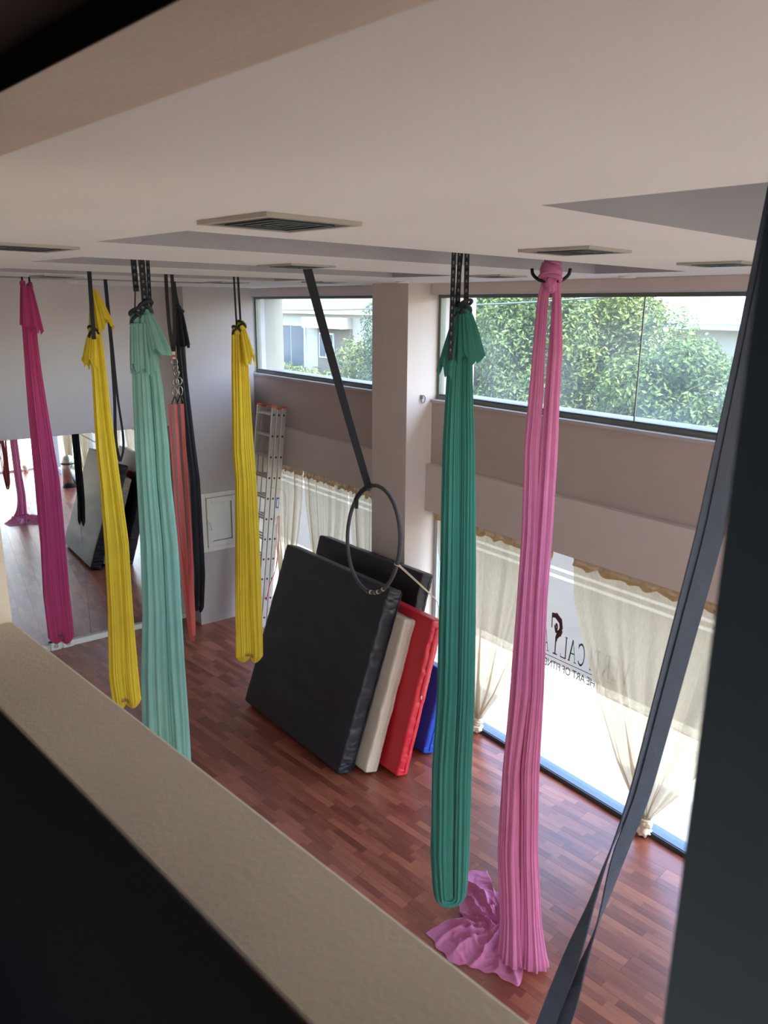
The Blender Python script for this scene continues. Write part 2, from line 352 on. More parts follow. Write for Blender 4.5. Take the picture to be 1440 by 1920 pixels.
def pleat_tube(name, pts, a, b, Nd, m, parent, seg=110, amp=0.2, seed=0, cap0=True, cap1=True, ks=(6, 9, 14, 21), hem=0.0, drift=0.5):
    """gathered cloth: closed cross-section with pleats that wander slowly down its length"""
    p = np.asarray([tuple(q) for q in pts], float); n = len(p); r_ = np.random.RandomState(seed)
    T = np.gradient(p, axis=0); T /= np.linalg.norm(T, axis=1)[:, None] + 1e-12
    Nd = np.asarray(Nd, float); L = np.cross(T, Nd); L /= np.linalg.norm(L, axis=1)[:, None] + 1e-12
    D2 = np.cross(L, T)
    s = np.r_[0, np.cumsum(np.linalg.norm(np.diff(p, axis=0), axis=1))]
    th = np.linspace(0, 2 * math.pi, seg, endpoint=False)
    R = np.ones((n, seg)); npk = max(7, int(sum(ks) * 0.21))
    pos = np.sort((np.arange(npk) + r_.rand(npk) * 0.9) / npk * 2 * math.pi)
    for q in pos:
        wdt = 2 * math.pi / npk * r_.uniform(0.16, 0.5); hgt = r_.uniform(0.35, 1.0); f1 = r_.uniform(0.5, 1.6); p1, p2_ = r_.rand(2) * 6.28
        ctr = q + drift * 0.22 * np.sin(s * f1 + p1); hh = hgt * (0.62 + 0.38 * np.sin(s * r_.uniform(0.6, 1.8) + p2_))
        dd = (th[None, :] - ctr[:, None] + math.pi) % (2 * math.pi) - math.pi
        R += hh[:, None] * np.exp(-(dd / wdt) ** 2)
    for k in (ks[-2], ks[-1]):
        R += 0.06 * np.sin(k * th[None, :] + r_.rand() * 6.28 + drift * s[:, None])
    R = 1 + amp * 0.62 * (R - R.mean()) / R.std()
    R = np.clip(R, 0.62, 1.42)
    a = np.asarray(a, float); b = np.asarray(b, float)
    V = p[:, None, :] + L[:, None, :] * (a[:, None] * R * np.cos(th))[:, :, None] + D2[:, None, :] * (b[:, None] * R * np.sin(th))[:, :, None]
    if hem:   # uneven lower hem
        hz = hem * (np.sin(3 * th + seed) + 0.6 * np.sin(7 * th + 2 * seed)) 
        V[-1, :, 2] += hz; V[-2, :, 2] += hz * 0.6
    V = V.reshape(-1, 3); Fc = []
    for i in range(n - 1):
        for j in range(seg):
            k2 = (j + 1) % seg
            Fc.append((i * seg + j, i * seg + k2, (i + 1) * seg + k2, (i + 1) * seg + j))
    V = V.tolist()
    for on, row in ((cap0, 0), (cap1, n - 1)):
        if on:
            c = len(V); V.append(tuple(p[row]))
            Fc += [(row * seg + j, row * seg + (j + 1) % seg, c) for j in range(seg)]
    return obj(name, V, Fc, m, parent, smooth=True)
def blob(name, c, r, m, parent, seed=0, amp=0.25, nu=28, nv=18, freq=2.2, **kw):
    V = []; Fc = []
    for i in range(nv + 1):
        ph = math.pi * i / nv
        for j in range(nu):
            t = 2 * math.pi * j / nu
            d = Vector((math.sin(ph) * math.cos(t), math.sin(ph) * math.sin(t), math.cos(ph)))
            q = 1 + amp * noise.noise(d * freq + Vector((seed * 3.1, seed * 1.7, seed)))
            V.append((c[0] + d.x * r[0] * q, c[1] + d.y * r[1] * q, c[2] + d.z * r[2] * q))
    for i in range(nv):
        for j in range(nu):
            k = (j + 1) % nu; Fc.append((i * nu + j, (i + 1) * nu + j, (i + 1) * nu + k, i * nu + k))
    return obj(name, V, Fc, m, parent, smooth=True, **kw)
def ring(name, c, R, r, axis, m, parent=None, n=28, sx=1.0, sy=1.0, k=8, **kw):
    ax = Vector(axis).normalized(); u = ax.orthogonal().normalized() if abs(ax.z) > 0.98 else Vector((0, 0, 1)).cross(ax).normalized(); v = ax.cross(u)
    pts = [Vector(c) + u * R * sx * math.cos(2 * math.pi * i / n) + v * R * sy * math.sin(2 * math.pi * i / n) for i in range(n)]
    V, Fc = sweep(pts, circ(r, k), tuple(ax), closed=True); return obj(name, V, Fc, m, parent, smooth=True, **kw)
def clip_poly(poly, x0, x1, y0, y1):
    def cut(P, f, val, ax):
        out = []
        for i in range(len(P)):
            a, b = P[i], P[(i + 1) % len(P)]; ia, ib = f(a[ax]), f(b[ax])
            if ia: out.append(a)
            if ia != ib:
                t = (val - a[ax]) / (b[ax] - a[ax]); out.append((a[0] + (b[0] - a[0]) * t, a[1] + (b[1] - a[1]) * t))
        return out
    for ax, lo, hi in ((0, x0, x1), (1, y0, y1)):
        poly = cut(poly, lambda c: c >= lo, lo, ax) if poly else poly
        poly = cut(poly, lambda c: c <= hi, hi, ax) if poly else poly
    return poly
# ================================================================== THE SETTING
XG = 5.22                                   # plane of the upper panes
Y0, Y1 = -2.0, 9.85                         # front wall and mirror wall
PY0, PY1 = 5.95, 6.53                       # pillar
# ---- floor: laminate boards, each its own piece
fl = MB().prism([A2R(0.3, -2.6), (5.26, -2.05), (5.26, 9.95), A2R(0.3, 10.6)], -0.12, -0.012).build('floor', M['floor_sub'], kind='structure')
BW, BL = 0.1932, 1.29
boards = []
row = 0
x = 0.42
while x < 7.2:
    y = -3.4 - (row * 0.47) % BL
    while y < 11:
        poly = [A2R(*q) for q in ((x + 0.0006, y + 0.0006), (x + BW - 0.0006, y + 0.0006), (x + BW - 0.0006, y + BL - 0.0006), (x + 0.0006, y + BL - 0.0006))]
        c = clip_poly(poly, -3.0, 5.164, Y0 + 0.002, Y1 - 0.002)
        if len(c) >= 3:
            ar = 0.5 * abs(sum(c[i][0] * c[(i + 1) % len(c)][1] - c[(i + 1) % len(c)][0] * c[i][1] for i in range(len(c))))
            if ar > 0.002: boards.append((x, y, c))
        y += BL
    row += 1; x += BW
def board_mesh(x, y, c):
    ox, oy = A2R(x, y)
    loc = [((a - ox) * cA + (b - oy) * sA, -(a - ox) * sA + (b - oy) * cA) for a, b in c]
    mb = MB().prism(loc, -0.011, 0.0)
    me = bpy.data.meshes.new('plank'); me.from_pydata(mb.v, [], mb.f); me.materials.append(M['laminate']); me.update()
    bm = bmesh.new(); bm.from_mesh(me); bmesh.ops.recalc_face_normals(bm, faces=bm.faces); bm.to_mesh(me); bm.free()
    return me
def in_view(c):
    mx = sum(p[0] for p in c) / len(c); my = sum(p[1] for p in c) / len(c)
    d = Vector((mx, my, -H)); z = d.dot(Fv)
    if z < 0.3: return 9e9
    u = d.dot(R2) / z * 1443; v = -d.dot(U2) / z * 1443
    return d.length + (0 if (-800 < u < 800 and -1000 < v < 1050) else 40)
boards.sort(key=lambda q: in_view(q[2]))
full = None; rest = MB()
for i, (x, y, c) in enumerate(boards):
    ox, oy = A2R(x, y)
    if i < 300:
        whole = len(c) == 4 and abs(0.5 * abs(sum(c[k][0] * c[(k + 1) % 4][1] - c[(k + 1) % 4][0] * c[k][1] for k in range(4))) - (BW - 0.0012) * (BL - 0.0012)) < 1e-5
        me = full if (whole and full) else board_mesh(x, y, c)
        if whole and not full: full = me
        o = bpy.data.objects.new('plank', me); COL.objects.link(o); o.parent = fl
        o.location = Vector((ox, oy, 0)) - ORG[fl]; o.rotation_euler = (0, 0, WA)
    else:
        rest.prism(c, -0.011, 0.0)
if rest.v: rest.build('plank', M['laminate'], fl, kind='stuff')
# ---- ceiling with long recesses
COF = [(1.53, 5.0, 0.40, 1.06), (1.325, 4.765, 2.21, 2.84), (1.70, 4.48, 3.80, 4.46), (1.9, 4.5, 5.40, 6.02), (2.2, 4.53, 6.98, 7.42)]
cm = MB()
def cpiece(x0, x1, y0, y1):
    c = clip_poly([A2R(x0, y0), A2R(x1, y0), A2R(x1, y1), A2R(x0, y1)], -4.2, 5.32, -4.0, 10.05)
    if len(c) >= 3: cm.add([(a, b, CEIL) for a, b in c], [list(range(len(c)))[::-1]])
yc = -4.0
for (x0, x1, y0, y1) in COF:
    cpiece(-3.5, 8, yc, y0); cpiece(-3.5, x0, y0, y1); cpiece(x1, 8, y0, y1); yc = y1
cpiece(-3.5, 8, yc, 13)
ceil = cm.build('ceiling', M['ceiling'], kind='structure')
bm = bmesh.new(); bm.from_mesh(ceil.data)
for f_ in bm.faces:
    if f_.normal.z > 0: f_.normal_flip()
bm.to_mesh(ceil.data); bm.free()
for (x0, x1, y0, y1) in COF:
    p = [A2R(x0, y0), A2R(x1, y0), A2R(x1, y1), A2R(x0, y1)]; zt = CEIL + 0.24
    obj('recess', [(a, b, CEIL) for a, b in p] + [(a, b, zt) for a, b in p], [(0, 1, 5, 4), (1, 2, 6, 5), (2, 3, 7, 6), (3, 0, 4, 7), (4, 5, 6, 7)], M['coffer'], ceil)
MB().box(-4.4, 5.32, -4.2, 10.3, CEIL + 0.27, CEIL + 0.5).build('roof_slab', M['outer'], ceil)
# ---- mirror wall, with the boxed-out corner that carries the service hatch
wb_ = MB().box(-2.2, 4.1, Y1, Y1 + 0.2, 0, CEIL + 0.27).build('wall_back', M['wall_back'], kind='structure')
MB().box(4.006, 4.95, 9.433, Y1 + 0.2, 0, CEIL + 0.27).build('wall_corner', M['wall'], kind='structure')
MB().box(4.95, 5.34, 9.79, Y1 + 0.2, 0, CEIL + 0.27).build('corner_reveal', M['wall'], wb_)
# ---- window wall
wr = empty('wall_right', (5.2, 4, 0), kind='structure')
bevel(MB().box(4.80, 5.70, PY0, PY1, 0, CEIL + 0.27).build('pillar', M['wall_warm'], wr), 0.004)
BAYS = [(PY1, 9.79), (Y0, PY0)]
for a, b in BAYS:
    bevel(MB().box(5.06, 5.30, a, b, 2.24, 2.74).build('ledge_beam', M['wall_warm'], wr), 0.006)
    MB().box(5.13, 5.30, a, b, 2.74, 3.365).build('parapet_panel', M['wall_pink'], wr)
    bevel(MB().box(5.105, 5.28, a, b, 3.365, 3.395).build('sill_board', M['wall'], wr), 0.004)
    bevel(MB().box(5.08, 5.32, a, b, 4.425, CEIL).build('head_beam', M['wall_warm'], wr), 0.004)
    MB().box(5.09, 5.16, a, b, 4.415, 4.4255).build('head_strip', M['frame_white'], wr)
# ---- windows
def upper_window(nm, a, b, joints):
    w = empty(nm, (XG, (a + b) / 2, 3.395), kind='structure')
    fr = MB()
    fr.box(5.185, 5.26, a, b, 3.395, 3.43).box(5.185, 5.26, a, b, 4.385, 4.425)
    fr.box(5.19, 5.255, a, a + 0.035, 3.43, 4.385).box(5.19, 5.255, b - 0.035, b, 3.43, 4.385)
    fr.build('window_frame', M['frame_alu'], w)
    MB().box(5.20, 5.245, a + 0.035, b - 0.035, 3.43, 3.445).build('glazing_bead', M['grey_gap'], w)
    ys = [a + 0.03] + joints + [b - 0.03]
    for p, q in zip(ys[:-1], ys[1:]):
        MB().box(XG, XG + 0.006, p + 0.003, q - 0.003, 3.43, 4.39).build('pane', M['glass_up'], w)
    for j in joints: MB().box(XG - 0.003, XG + 0.009, j - 0.0045, j + 0.0045, 3.43, 4.39).build('joint', M['frame_alu'], w)
upper_window('window_1', PY1, 9.79, [])
upper_window('window_2', Y0, PY0, [3.62, 1.3, -0.6])
def shop_window(nm, a, b, mull):
    w = empty(nm, (5.24, (a + b) / 2, 0), kind='structure')
    MB().box(5.165, 5.18, a, b, 0, 0.045).build('sill_edge', M['frame_sill'], w)
    MB().box(5.18, 5.29, a, b, -0.1, 0.05).build('sill', M['sill_blue'], w)
    MB().box(5.20, 5.28, a, b, 2.19, 2.24).build('head_rail', M['frame_white'], w)
    for y in (a + 0.025, b - 0.025): MB().box(5.205, 5.275, y - 0.025, y + 0.025, 0.05, 2.19).build('jamb', M['frame_white'], w)
    for y in mull: MB().box(5.205, 5.275, y - 0.02, y + 0.02, 0.05, 2.19).build('mullion', M['frame_white'], w)
    ys = [a + 0.05] + mull + [b - 0.05]
    for p, q in zip(ys[:-1], ys[1:]): MB().box(5.237, 5.245, p, q, 0.05, 2.19).build('pane', M['glass_low'], w)
shop_window('window_3', PY1, 9.79, [])
shop_window('window_4', Y0, PY0, [1.6, -0.2])
# ---- front wall with its shop window
wf = empty('wall_front', (3, Y0, 0), kind='structure')
fx = A2R(0.3, -2.3)[0]
MB().box(-1.5, 5.7, Y0 - 0.2, Y0, 2.3, 3.4).build('upper_wall', M['wall'], wf)
MB().box(-1.5, 5.7, Y0 - 0.2, Y0, 4.42, CEIL + 0.27).build('head_wall', M['wall'], wf)
MB().box(-1.5, 0.8, Y0 - 0.2, Y0, 3.4, 4.42).build('side_wall', M['wall'], wf)
MB().box(5.1, 5.7, Y0 - 0.2, Y0, 3.4, 4.42).build('corner_wall', M['wall'], wf)
w6 = empty('added_window_6', (3.2, Y0 - 0.1, 3.4), kind='structure')  # unseen upper window, added so daylight brightens the ceiling
MB().box(0.8, 5.1, Y0 - 0.13, Y0 - 0.07, 3.4, 3.45).box(0.8, 5.1, Y0 - 0.13, Y0 - 0.07, 4.37, 4.42).box(0.8, 0.85, Y0 - 0.13, Y0 - 0.07, 3.45, 4.37).box(5.05, 5.1, Y0 - 0.13, Y0 - 0.07, 3.45, 4.37).build('window_frame', M['frame_alu'], w6)
MB().box(0.85, 5.05, Y0 - 0.104, Y0 - 0.096, 3.45, 4.37).build('pane', M['glass_up'], w6)
MB().box(-1.5, 0.9, Y0 - 0.2, Y0, 0, 2.3).build('side_wall', M['wall'], wf)
MB().box(5.1, 5.7, Y0 - 0.2, Y0, 0, 2.3).build('corner_wall', M['wall'], wf)
w5 = empty('window_5', (3.6, Y0 - 0.1, 0), kind='structure')
MB().box(0.9, 5.1, Y0 - 0.13, Y0 - 0.07, 0, 0.06).box(0.9, 5.1, Y0 - 0.13, Y0 - 0.07, 2.24, 2.3).box(0.9, 0.96, Y0 - 0.13, Y0 - 0.07, 0, 2.3).box(5.04, 5.1, Y0 - 0.13, Y0 - 0.07, 0, 2.3).box(3.62, 3.68, Y0 - 0.13, Y0 - 0.07, 0, 2.3).build('window_frame', M['frame_white'], w5)
for a, b in ((0.96, 3.62), (3.68, 5.04)): MB().box(a, b, Y0 - 0.104, Y0 - 0.096, 0.06, 2.24).build('pane', M['glass_low'], w5)
# ---- mezzanine wall with the opening the picture is taken through
wl_ = empty('wall_left', (*A2R(0.36, 3), 0), kind='structure')
JY, PY, LZ, SZ = 1.38, 0.1117, 3.75, 4.489
bevel(MB().box(0.30, 0.428, PY, JY, 0, LZ, A=True).build('parapet', M['ledge'], wl_), 0.004)
MB().box(0.30, 0.428, JY, 10.6, 0, CEIL + 0.25, A=True).build('solid_wall', M['ledge'], wl_)
MB().box(0.30, 0.428, -2.6, PY, 0, CEIL + 0.25, A=True).build('solid_wall', M['ledge'], wl_)
hd = [(0.30, SZ), (0.414, SZ), (0.4275, SZ + 0.013), (0.4275, CEIL + 0.2), (0.30, CEIL + 0.2)]
hv = [(*A2R(a, PY), z) for a, z in hd] + [(*A2R(a, JY), z) for a, z in hd]
MB().add(hv, [(0, 1, 2, 3, 4), (9, 8, 7, 6, 5)] + [(i, 5 + i, 5 + (i + 1) % 5, (i + 1) % 5) for i in range(5)]).build('header', M['ledge'], wl_)
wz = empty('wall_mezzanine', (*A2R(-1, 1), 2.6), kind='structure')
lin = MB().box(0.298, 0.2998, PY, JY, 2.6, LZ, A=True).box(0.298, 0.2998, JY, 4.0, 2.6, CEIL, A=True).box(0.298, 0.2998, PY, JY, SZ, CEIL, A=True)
lin.build('shade_lining', M['dark'], wz)  # added thin sheets, near black to stand for the unlit wall face
MB().box(0.298, 0.2998, -2.2, PY, 2.6, CEIL, A=True).build('slate_panel', M['slate'], wz)  # slate blue face, much lighter than the sheets beside it
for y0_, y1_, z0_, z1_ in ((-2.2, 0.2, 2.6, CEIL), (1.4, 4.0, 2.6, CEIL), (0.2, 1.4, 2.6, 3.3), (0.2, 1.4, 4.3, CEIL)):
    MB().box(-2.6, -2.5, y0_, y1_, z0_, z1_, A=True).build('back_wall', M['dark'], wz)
w7 = empty('added_window_7', (*A2R(-2.55, 0.8), 3.3), kind='structure')  # unseen window, added to let daylight onto the mezzanine side of the wall
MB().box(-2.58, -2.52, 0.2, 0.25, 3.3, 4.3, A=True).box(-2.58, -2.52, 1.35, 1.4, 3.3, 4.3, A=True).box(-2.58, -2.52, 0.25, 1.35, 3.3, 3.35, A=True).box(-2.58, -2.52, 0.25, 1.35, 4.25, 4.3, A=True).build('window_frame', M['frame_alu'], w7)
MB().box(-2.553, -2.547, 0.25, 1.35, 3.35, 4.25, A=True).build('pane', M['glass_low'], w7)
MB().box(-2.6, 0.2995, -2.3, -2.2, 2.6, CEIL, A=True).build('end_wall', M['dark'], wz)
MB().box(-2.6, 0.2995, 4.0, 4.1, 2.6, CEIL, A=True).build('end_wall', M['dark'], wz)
MB().box(-2.6, 0.2995, -2.3, 4.1, CEIL - 0.006, CEIL - 0.001, A=True).build('shade_ceiling', M['dark'], wz)  # added sheet below the ceiling, its colour standing in for shade
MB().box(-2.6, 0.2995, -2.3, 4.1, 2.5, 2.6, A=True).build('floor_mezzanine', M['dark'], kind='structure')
# ---- skirting trunk under the mirror
bevel(MB().box(-0.9, 4.0, 9.80, Y1, 0.0, 0.075).build('trim_1', M['white_pvc'], kind='structure'), 0.005)
# ================================================================== OUTSIDE
cn = MB().box(5.30, 5.72, Y0 - 0.3, 10.6, 2.3, 3.40).build('canopy', M['outer'], kind='structure')
for y in np.arange(-1.2, 10.5, 1.9): MB().box(5.31, 5.722, y - 0.004, y + 0.004, 3.40, 3.4015).build('slab_joint', M['grey_gap'], cn)
MB().box(5.26, 5.74, 9.98, 10.6, 3.4, 4.95).build('outer_fin', M['fin'], cn)
MB().box(5.26, 5.74, Y0 - 0.3, 10.6, CEIL + 0.02, 5.0).build('eave', M['outer'], cn)
MB().box(5.29, 7.05, -14, 40, -0.4, -0.12).build('sidewalk', M['pavement'], kind='structure')
MB().box(-10, 5.29, -14, Y0 - 0.2, -0.4, -0.12).build('forecourt', M['pavement'], kind='structure')
for i in range(14):
    o = bevel(MB().box(7.05, 7.24, -4 + i * 1.5 + 0.006, -2.5 + i * 1.5 - 0.006, -0.4, -0.115 + 0.004 * (i % 3)).build('kerb', M['kerb'], kind='structure'), 0.02)
rd = MB().box(7.2, 14.2, -14, 60, -0.6, -0.22).build('road', M['asphalt'], kind='structure')
for x in (10.0, 10.32): MB().box(x, x + 0.13, -14, 60, -0.22, -0.216).build('road_line', M['road_paint'], rd)
MB().box(14.2, 90, -40, 120, -0.6, -0.12).build('verge', M['soil'], kind='structure')
# ---- house beyond the road
hs = empty('house', (18, 29, -0.12), 'cream rendered house with a white canopy over a tan bay across the road', 'house')
MB().box(18.0, 27, 24.3, 40, -0.12, 3.86).box(18.0, 27, 24.3, 40, 4.0, 6.2).box(18.05, 27, 24.3, 40, 3.86, 4.0).build('wall', M['facade'], hs)
MB().box(17.4, 18.0, 25.8, 28.7, 3.42, 3.85).build('canopy', M['facade'], hs)
MB().box(17.9, 18.0, 25.8, 28.25, -0.12, 3.42).build('bay_panel', M['facade_tan'], hs)
w = MB().box(17.84, 17.9, 26.95, 28.05, 2.2, 3.22).build('window', M['frame_white'], hs)
for a, b in ((27.03, 27.47), (27.55, 27.97)): MB().box(17.82, 17.845, a, b, 2.26, 3.16).build('pane', M['win_dark'], w)
w = MB().box(17.92, 18.0, 29.3, 31.6, 1.6, 3.55).build('window', M['frame_white'], hs)
for a, b in ((29.42, 30.45), (30.52, 31.5)): MB().box(17.9, 17.925, a, b, 1.7, 3.46).build('pane', M['win_dark'], w)
MB().box(17.7, 18.0, 24.3, 34, 3.98, 4.08).build('ledge', M['facade_grey'], hs)
sh = empty('outbuilding', (24, 13, -0.12), 'low outbuilding with a pale blue sheet roof behind the trees', 'building')
MB().box(24.2, 30, 8, 15.6, -0.12, 4.0).build('wall', M['facade_grey'], sh)
MB().add([(23.4, 8, 3.75), (23.4, 16, 3.75), (27, 16, 5.0), (27, 8, 5.0), (23.4, 8, 3.85), (23.4, 16, 3.85), (27, 16, 5.1), (27, 8, 5.1)], [(0, 1, 2, 3), (4, 7, 6, 5), (0, 4, 5, 1), (1, 5, 6, 2), (2, 6, 7, 3), (3, 7, 4, 0)]).build('roof', M['roof_blue'], sh)
MB().box(23.36, 23.42, 8, 16, 3.66, 3.78).build('gutter', M['frame_white'], sh)
fb = MB().box(31, 36, 2, 14.5, -0.12, 7.0).build('block', M['facade_grey'], None, label='pale grey building block standing behind the blue roofed outbuilding', cat='building'); fb.name = 'apartment_block'
tube('utility_pole', [(21, 14.6, -0.12), (21, 14.6, 3), (21, 14.55, 6.2)], 0.09, M['facade_grey'], None, label='thin pale utility pole rising behind the trees', cat='pole')
for y_, lb_ in ((2.0, 'grey wooden cable pole at the roadside near the shop front'), (44.0, 'grey wooden cable pole far along the road beyond the house')): tube('cable_pole', [(13.2, y_, -0.5), (13.2, y_, 3), (13.2, y_, 6.0)], 0.11, M['trunk'], None, label=lb_, cat='pole')
tube('overhead_cable', smooth_path([(13.2, 2.0, 5.0), (13.2, 12, 4.4), (13.2, 20, 4.18), (13.2, 27, 4.13), (13.2, 36, 4.4), (13.2, 44, 4.8)], 40, 2), 0.02, M['grey_gap'], None, label='sagging overhead cable strung along the road', cat='cable')
# ---- trees and shrubs
def tree(name, label, base, lobes, n, leaf, m, group, trunk_h, seed, stems=3):
    r = random.Random(seed); rt = empty(name, base, label, 'tree' if 'tree' in name else 'shrub', group)
    V = []; Fc = []
    for _ in range(n):
        lb = lobes[r.randrange(len(lobes))]
        while True:
            d = Vector((r.uniform(-1, 1), r.uniform(-1, 1), r.uniform(-1, 1)))
            if 0.25 < d.length < 1: break
        q = 0.72 + 0.28 * r.random() if r.random() < 0.75 else r.random()
        d = d.normalized() * q
        d *= 1 + 0.28 * noise.noise(d * 2.3 + Vector((seed, 0, 0)))
        c = Vector(base) + Vector(lb[0]) + Vector((d.x * lb[1][0], d.y * lb[1][1], d.z * lb[1][2]))
        if c.z < base[2] + 0.02: c.z = base[2] + 0.02 + r.random() * 0.2
        ax = (d + Vector((r.uniform(-.9, .9), r.uniform(-.9, .9), r.uniform(-.4, .9)))).normalized()
        u = ax.orthogonal().normalized(); w_ = ax.cross(u); t = r.uniform(0, 6.28)
        u, w_ = u * math.cos(t) + w_ * math.sin(t), w_ * math.cos(t) - u * math.sin(t)
        s = leaf * r.uniform(0.6, 1.35); k = len(V)
        V += [c - u * s, c + w_ * s * 0.42 + ax * s * 0.1, c + u * s, c - w_ * s * 0.42 + ax * s * 0.1]; Fc.append((k, k + 1, k + 2, k + 3))
    obj('foliage', V, Fc, m, rt)
    mb = MB()
    for i in range(stems):
        lb = lobes[i % len(lobes)]; top = Vector(base) + Vector(lb[0])
        p = smooth_path([Vector(base) + Vector((r.uniform(-.2, .2), r.uniform(-.2, .2), 0)), Vector(base) + Vector((lb[0][0] * 0.3, lb[0][1] * 0.3, trunk_h)), top], 8)
        v, f = sweep(p, circ(0.07, 6), (1, 0.3, 0.1)); mb.add(v, f)
    mb.build('trunk', M['trunk'], rt)
    return rt
TG = 'leafy trees across the road'
specs = []
for i, (tx, ty, hgt, mk) in enumerate([(16.2, 7.2, 3.1, 'leaf2'), (15.4, 9.5, 3.75, 'leaf'), (16.4, 11.8, 4.9, 'leaf2'), (15.6, 13.8, 5.3, 'leaf'), (16.8, 15.9, 5.6, 'leaf3'), (15.8, 18.0, 5.6, 'leaf'), (16.6, 20.2, 5.4, 'leaf3')]):
    r = random.Random(40 + i)
    lobes = [((r.uniform(-.4, .4), r.uniform(-.8, .8), hgt * 0.42), (1.3, 1.5, hgt * 0.38)), ((-0.3, 0.8, hgt * 0.66), (1.1, 1.1, hgt * 0.28)), ((0.2, -0.9, hgt * 0.62), (1.1, 1.1, hgt * 0.3)), ((-0.6, r.uniform(-.5, .5), hgt * 0.3), (1.1, 1.4, hgt * 0.25)), ((0.1, 0, hgt * 0.85), (0.8, 0.9, hgt * 0.16))]
    tree('leafy_tree', {'leaf': 'mid green leafy tree in the row across the road', 'leaf2': 'yellow green leafy tree in the row across the road', 'leaf3': 'blue green leafy tree in the row across the road'}[mk], (tx, ty, -0.12), lobes, 23000, 0.062, M[mk], TG, 0.9, 100 + i)
for i, (tx, ty, hgt) in enumerate([(16.4, 22.6, 3.4), (16.9, 25.0, 2.0), (16.6, 27.2, 2.1), (16.8, 29.3, 2.1), (16.5, 31.4, 2.5), (16.9, 33.4, 2.3)]):
    lobes = [((0, 0, hgt * 0.5), (0.9, 1.3, hgt * 0.5)), ((-0.2, 0.6, hgt * 0.55), (0.7, 0.8, hgt * 0.45)), ((0, -0.6, hgt * 0.5), (0.7, 0.8, hgt * 0.4))]
    tree('garden_shrub', 'rounded light green shrub in front of the cream house', (tx, ty, -0.12), lobes, 5500, 0.08, M['leaf2'], 'shrubs before the house', 0.4, 200 + i, 2)
for i, (tx, ty, hgt) in enumerate([(24.5, 19.2, 7.4), (20.8, 21.2, 7.2), (20.5, 17.6, 6.4)]):
    lobes = [((0, 0, hgt * 0.55), (1.7, 1.9, hgt * 0.42)), ((0, 1, hgt * 0.75), (1.2, 1.2, hgt * 0.25))]
    tree('tall_tree', 'taller dark green tree standing behind the leafy row', (tx, ty, -0.12), lobes, 4200, 0.2, M['leaf3'], 'taller trees behind the row', 1.4, 300 + i)
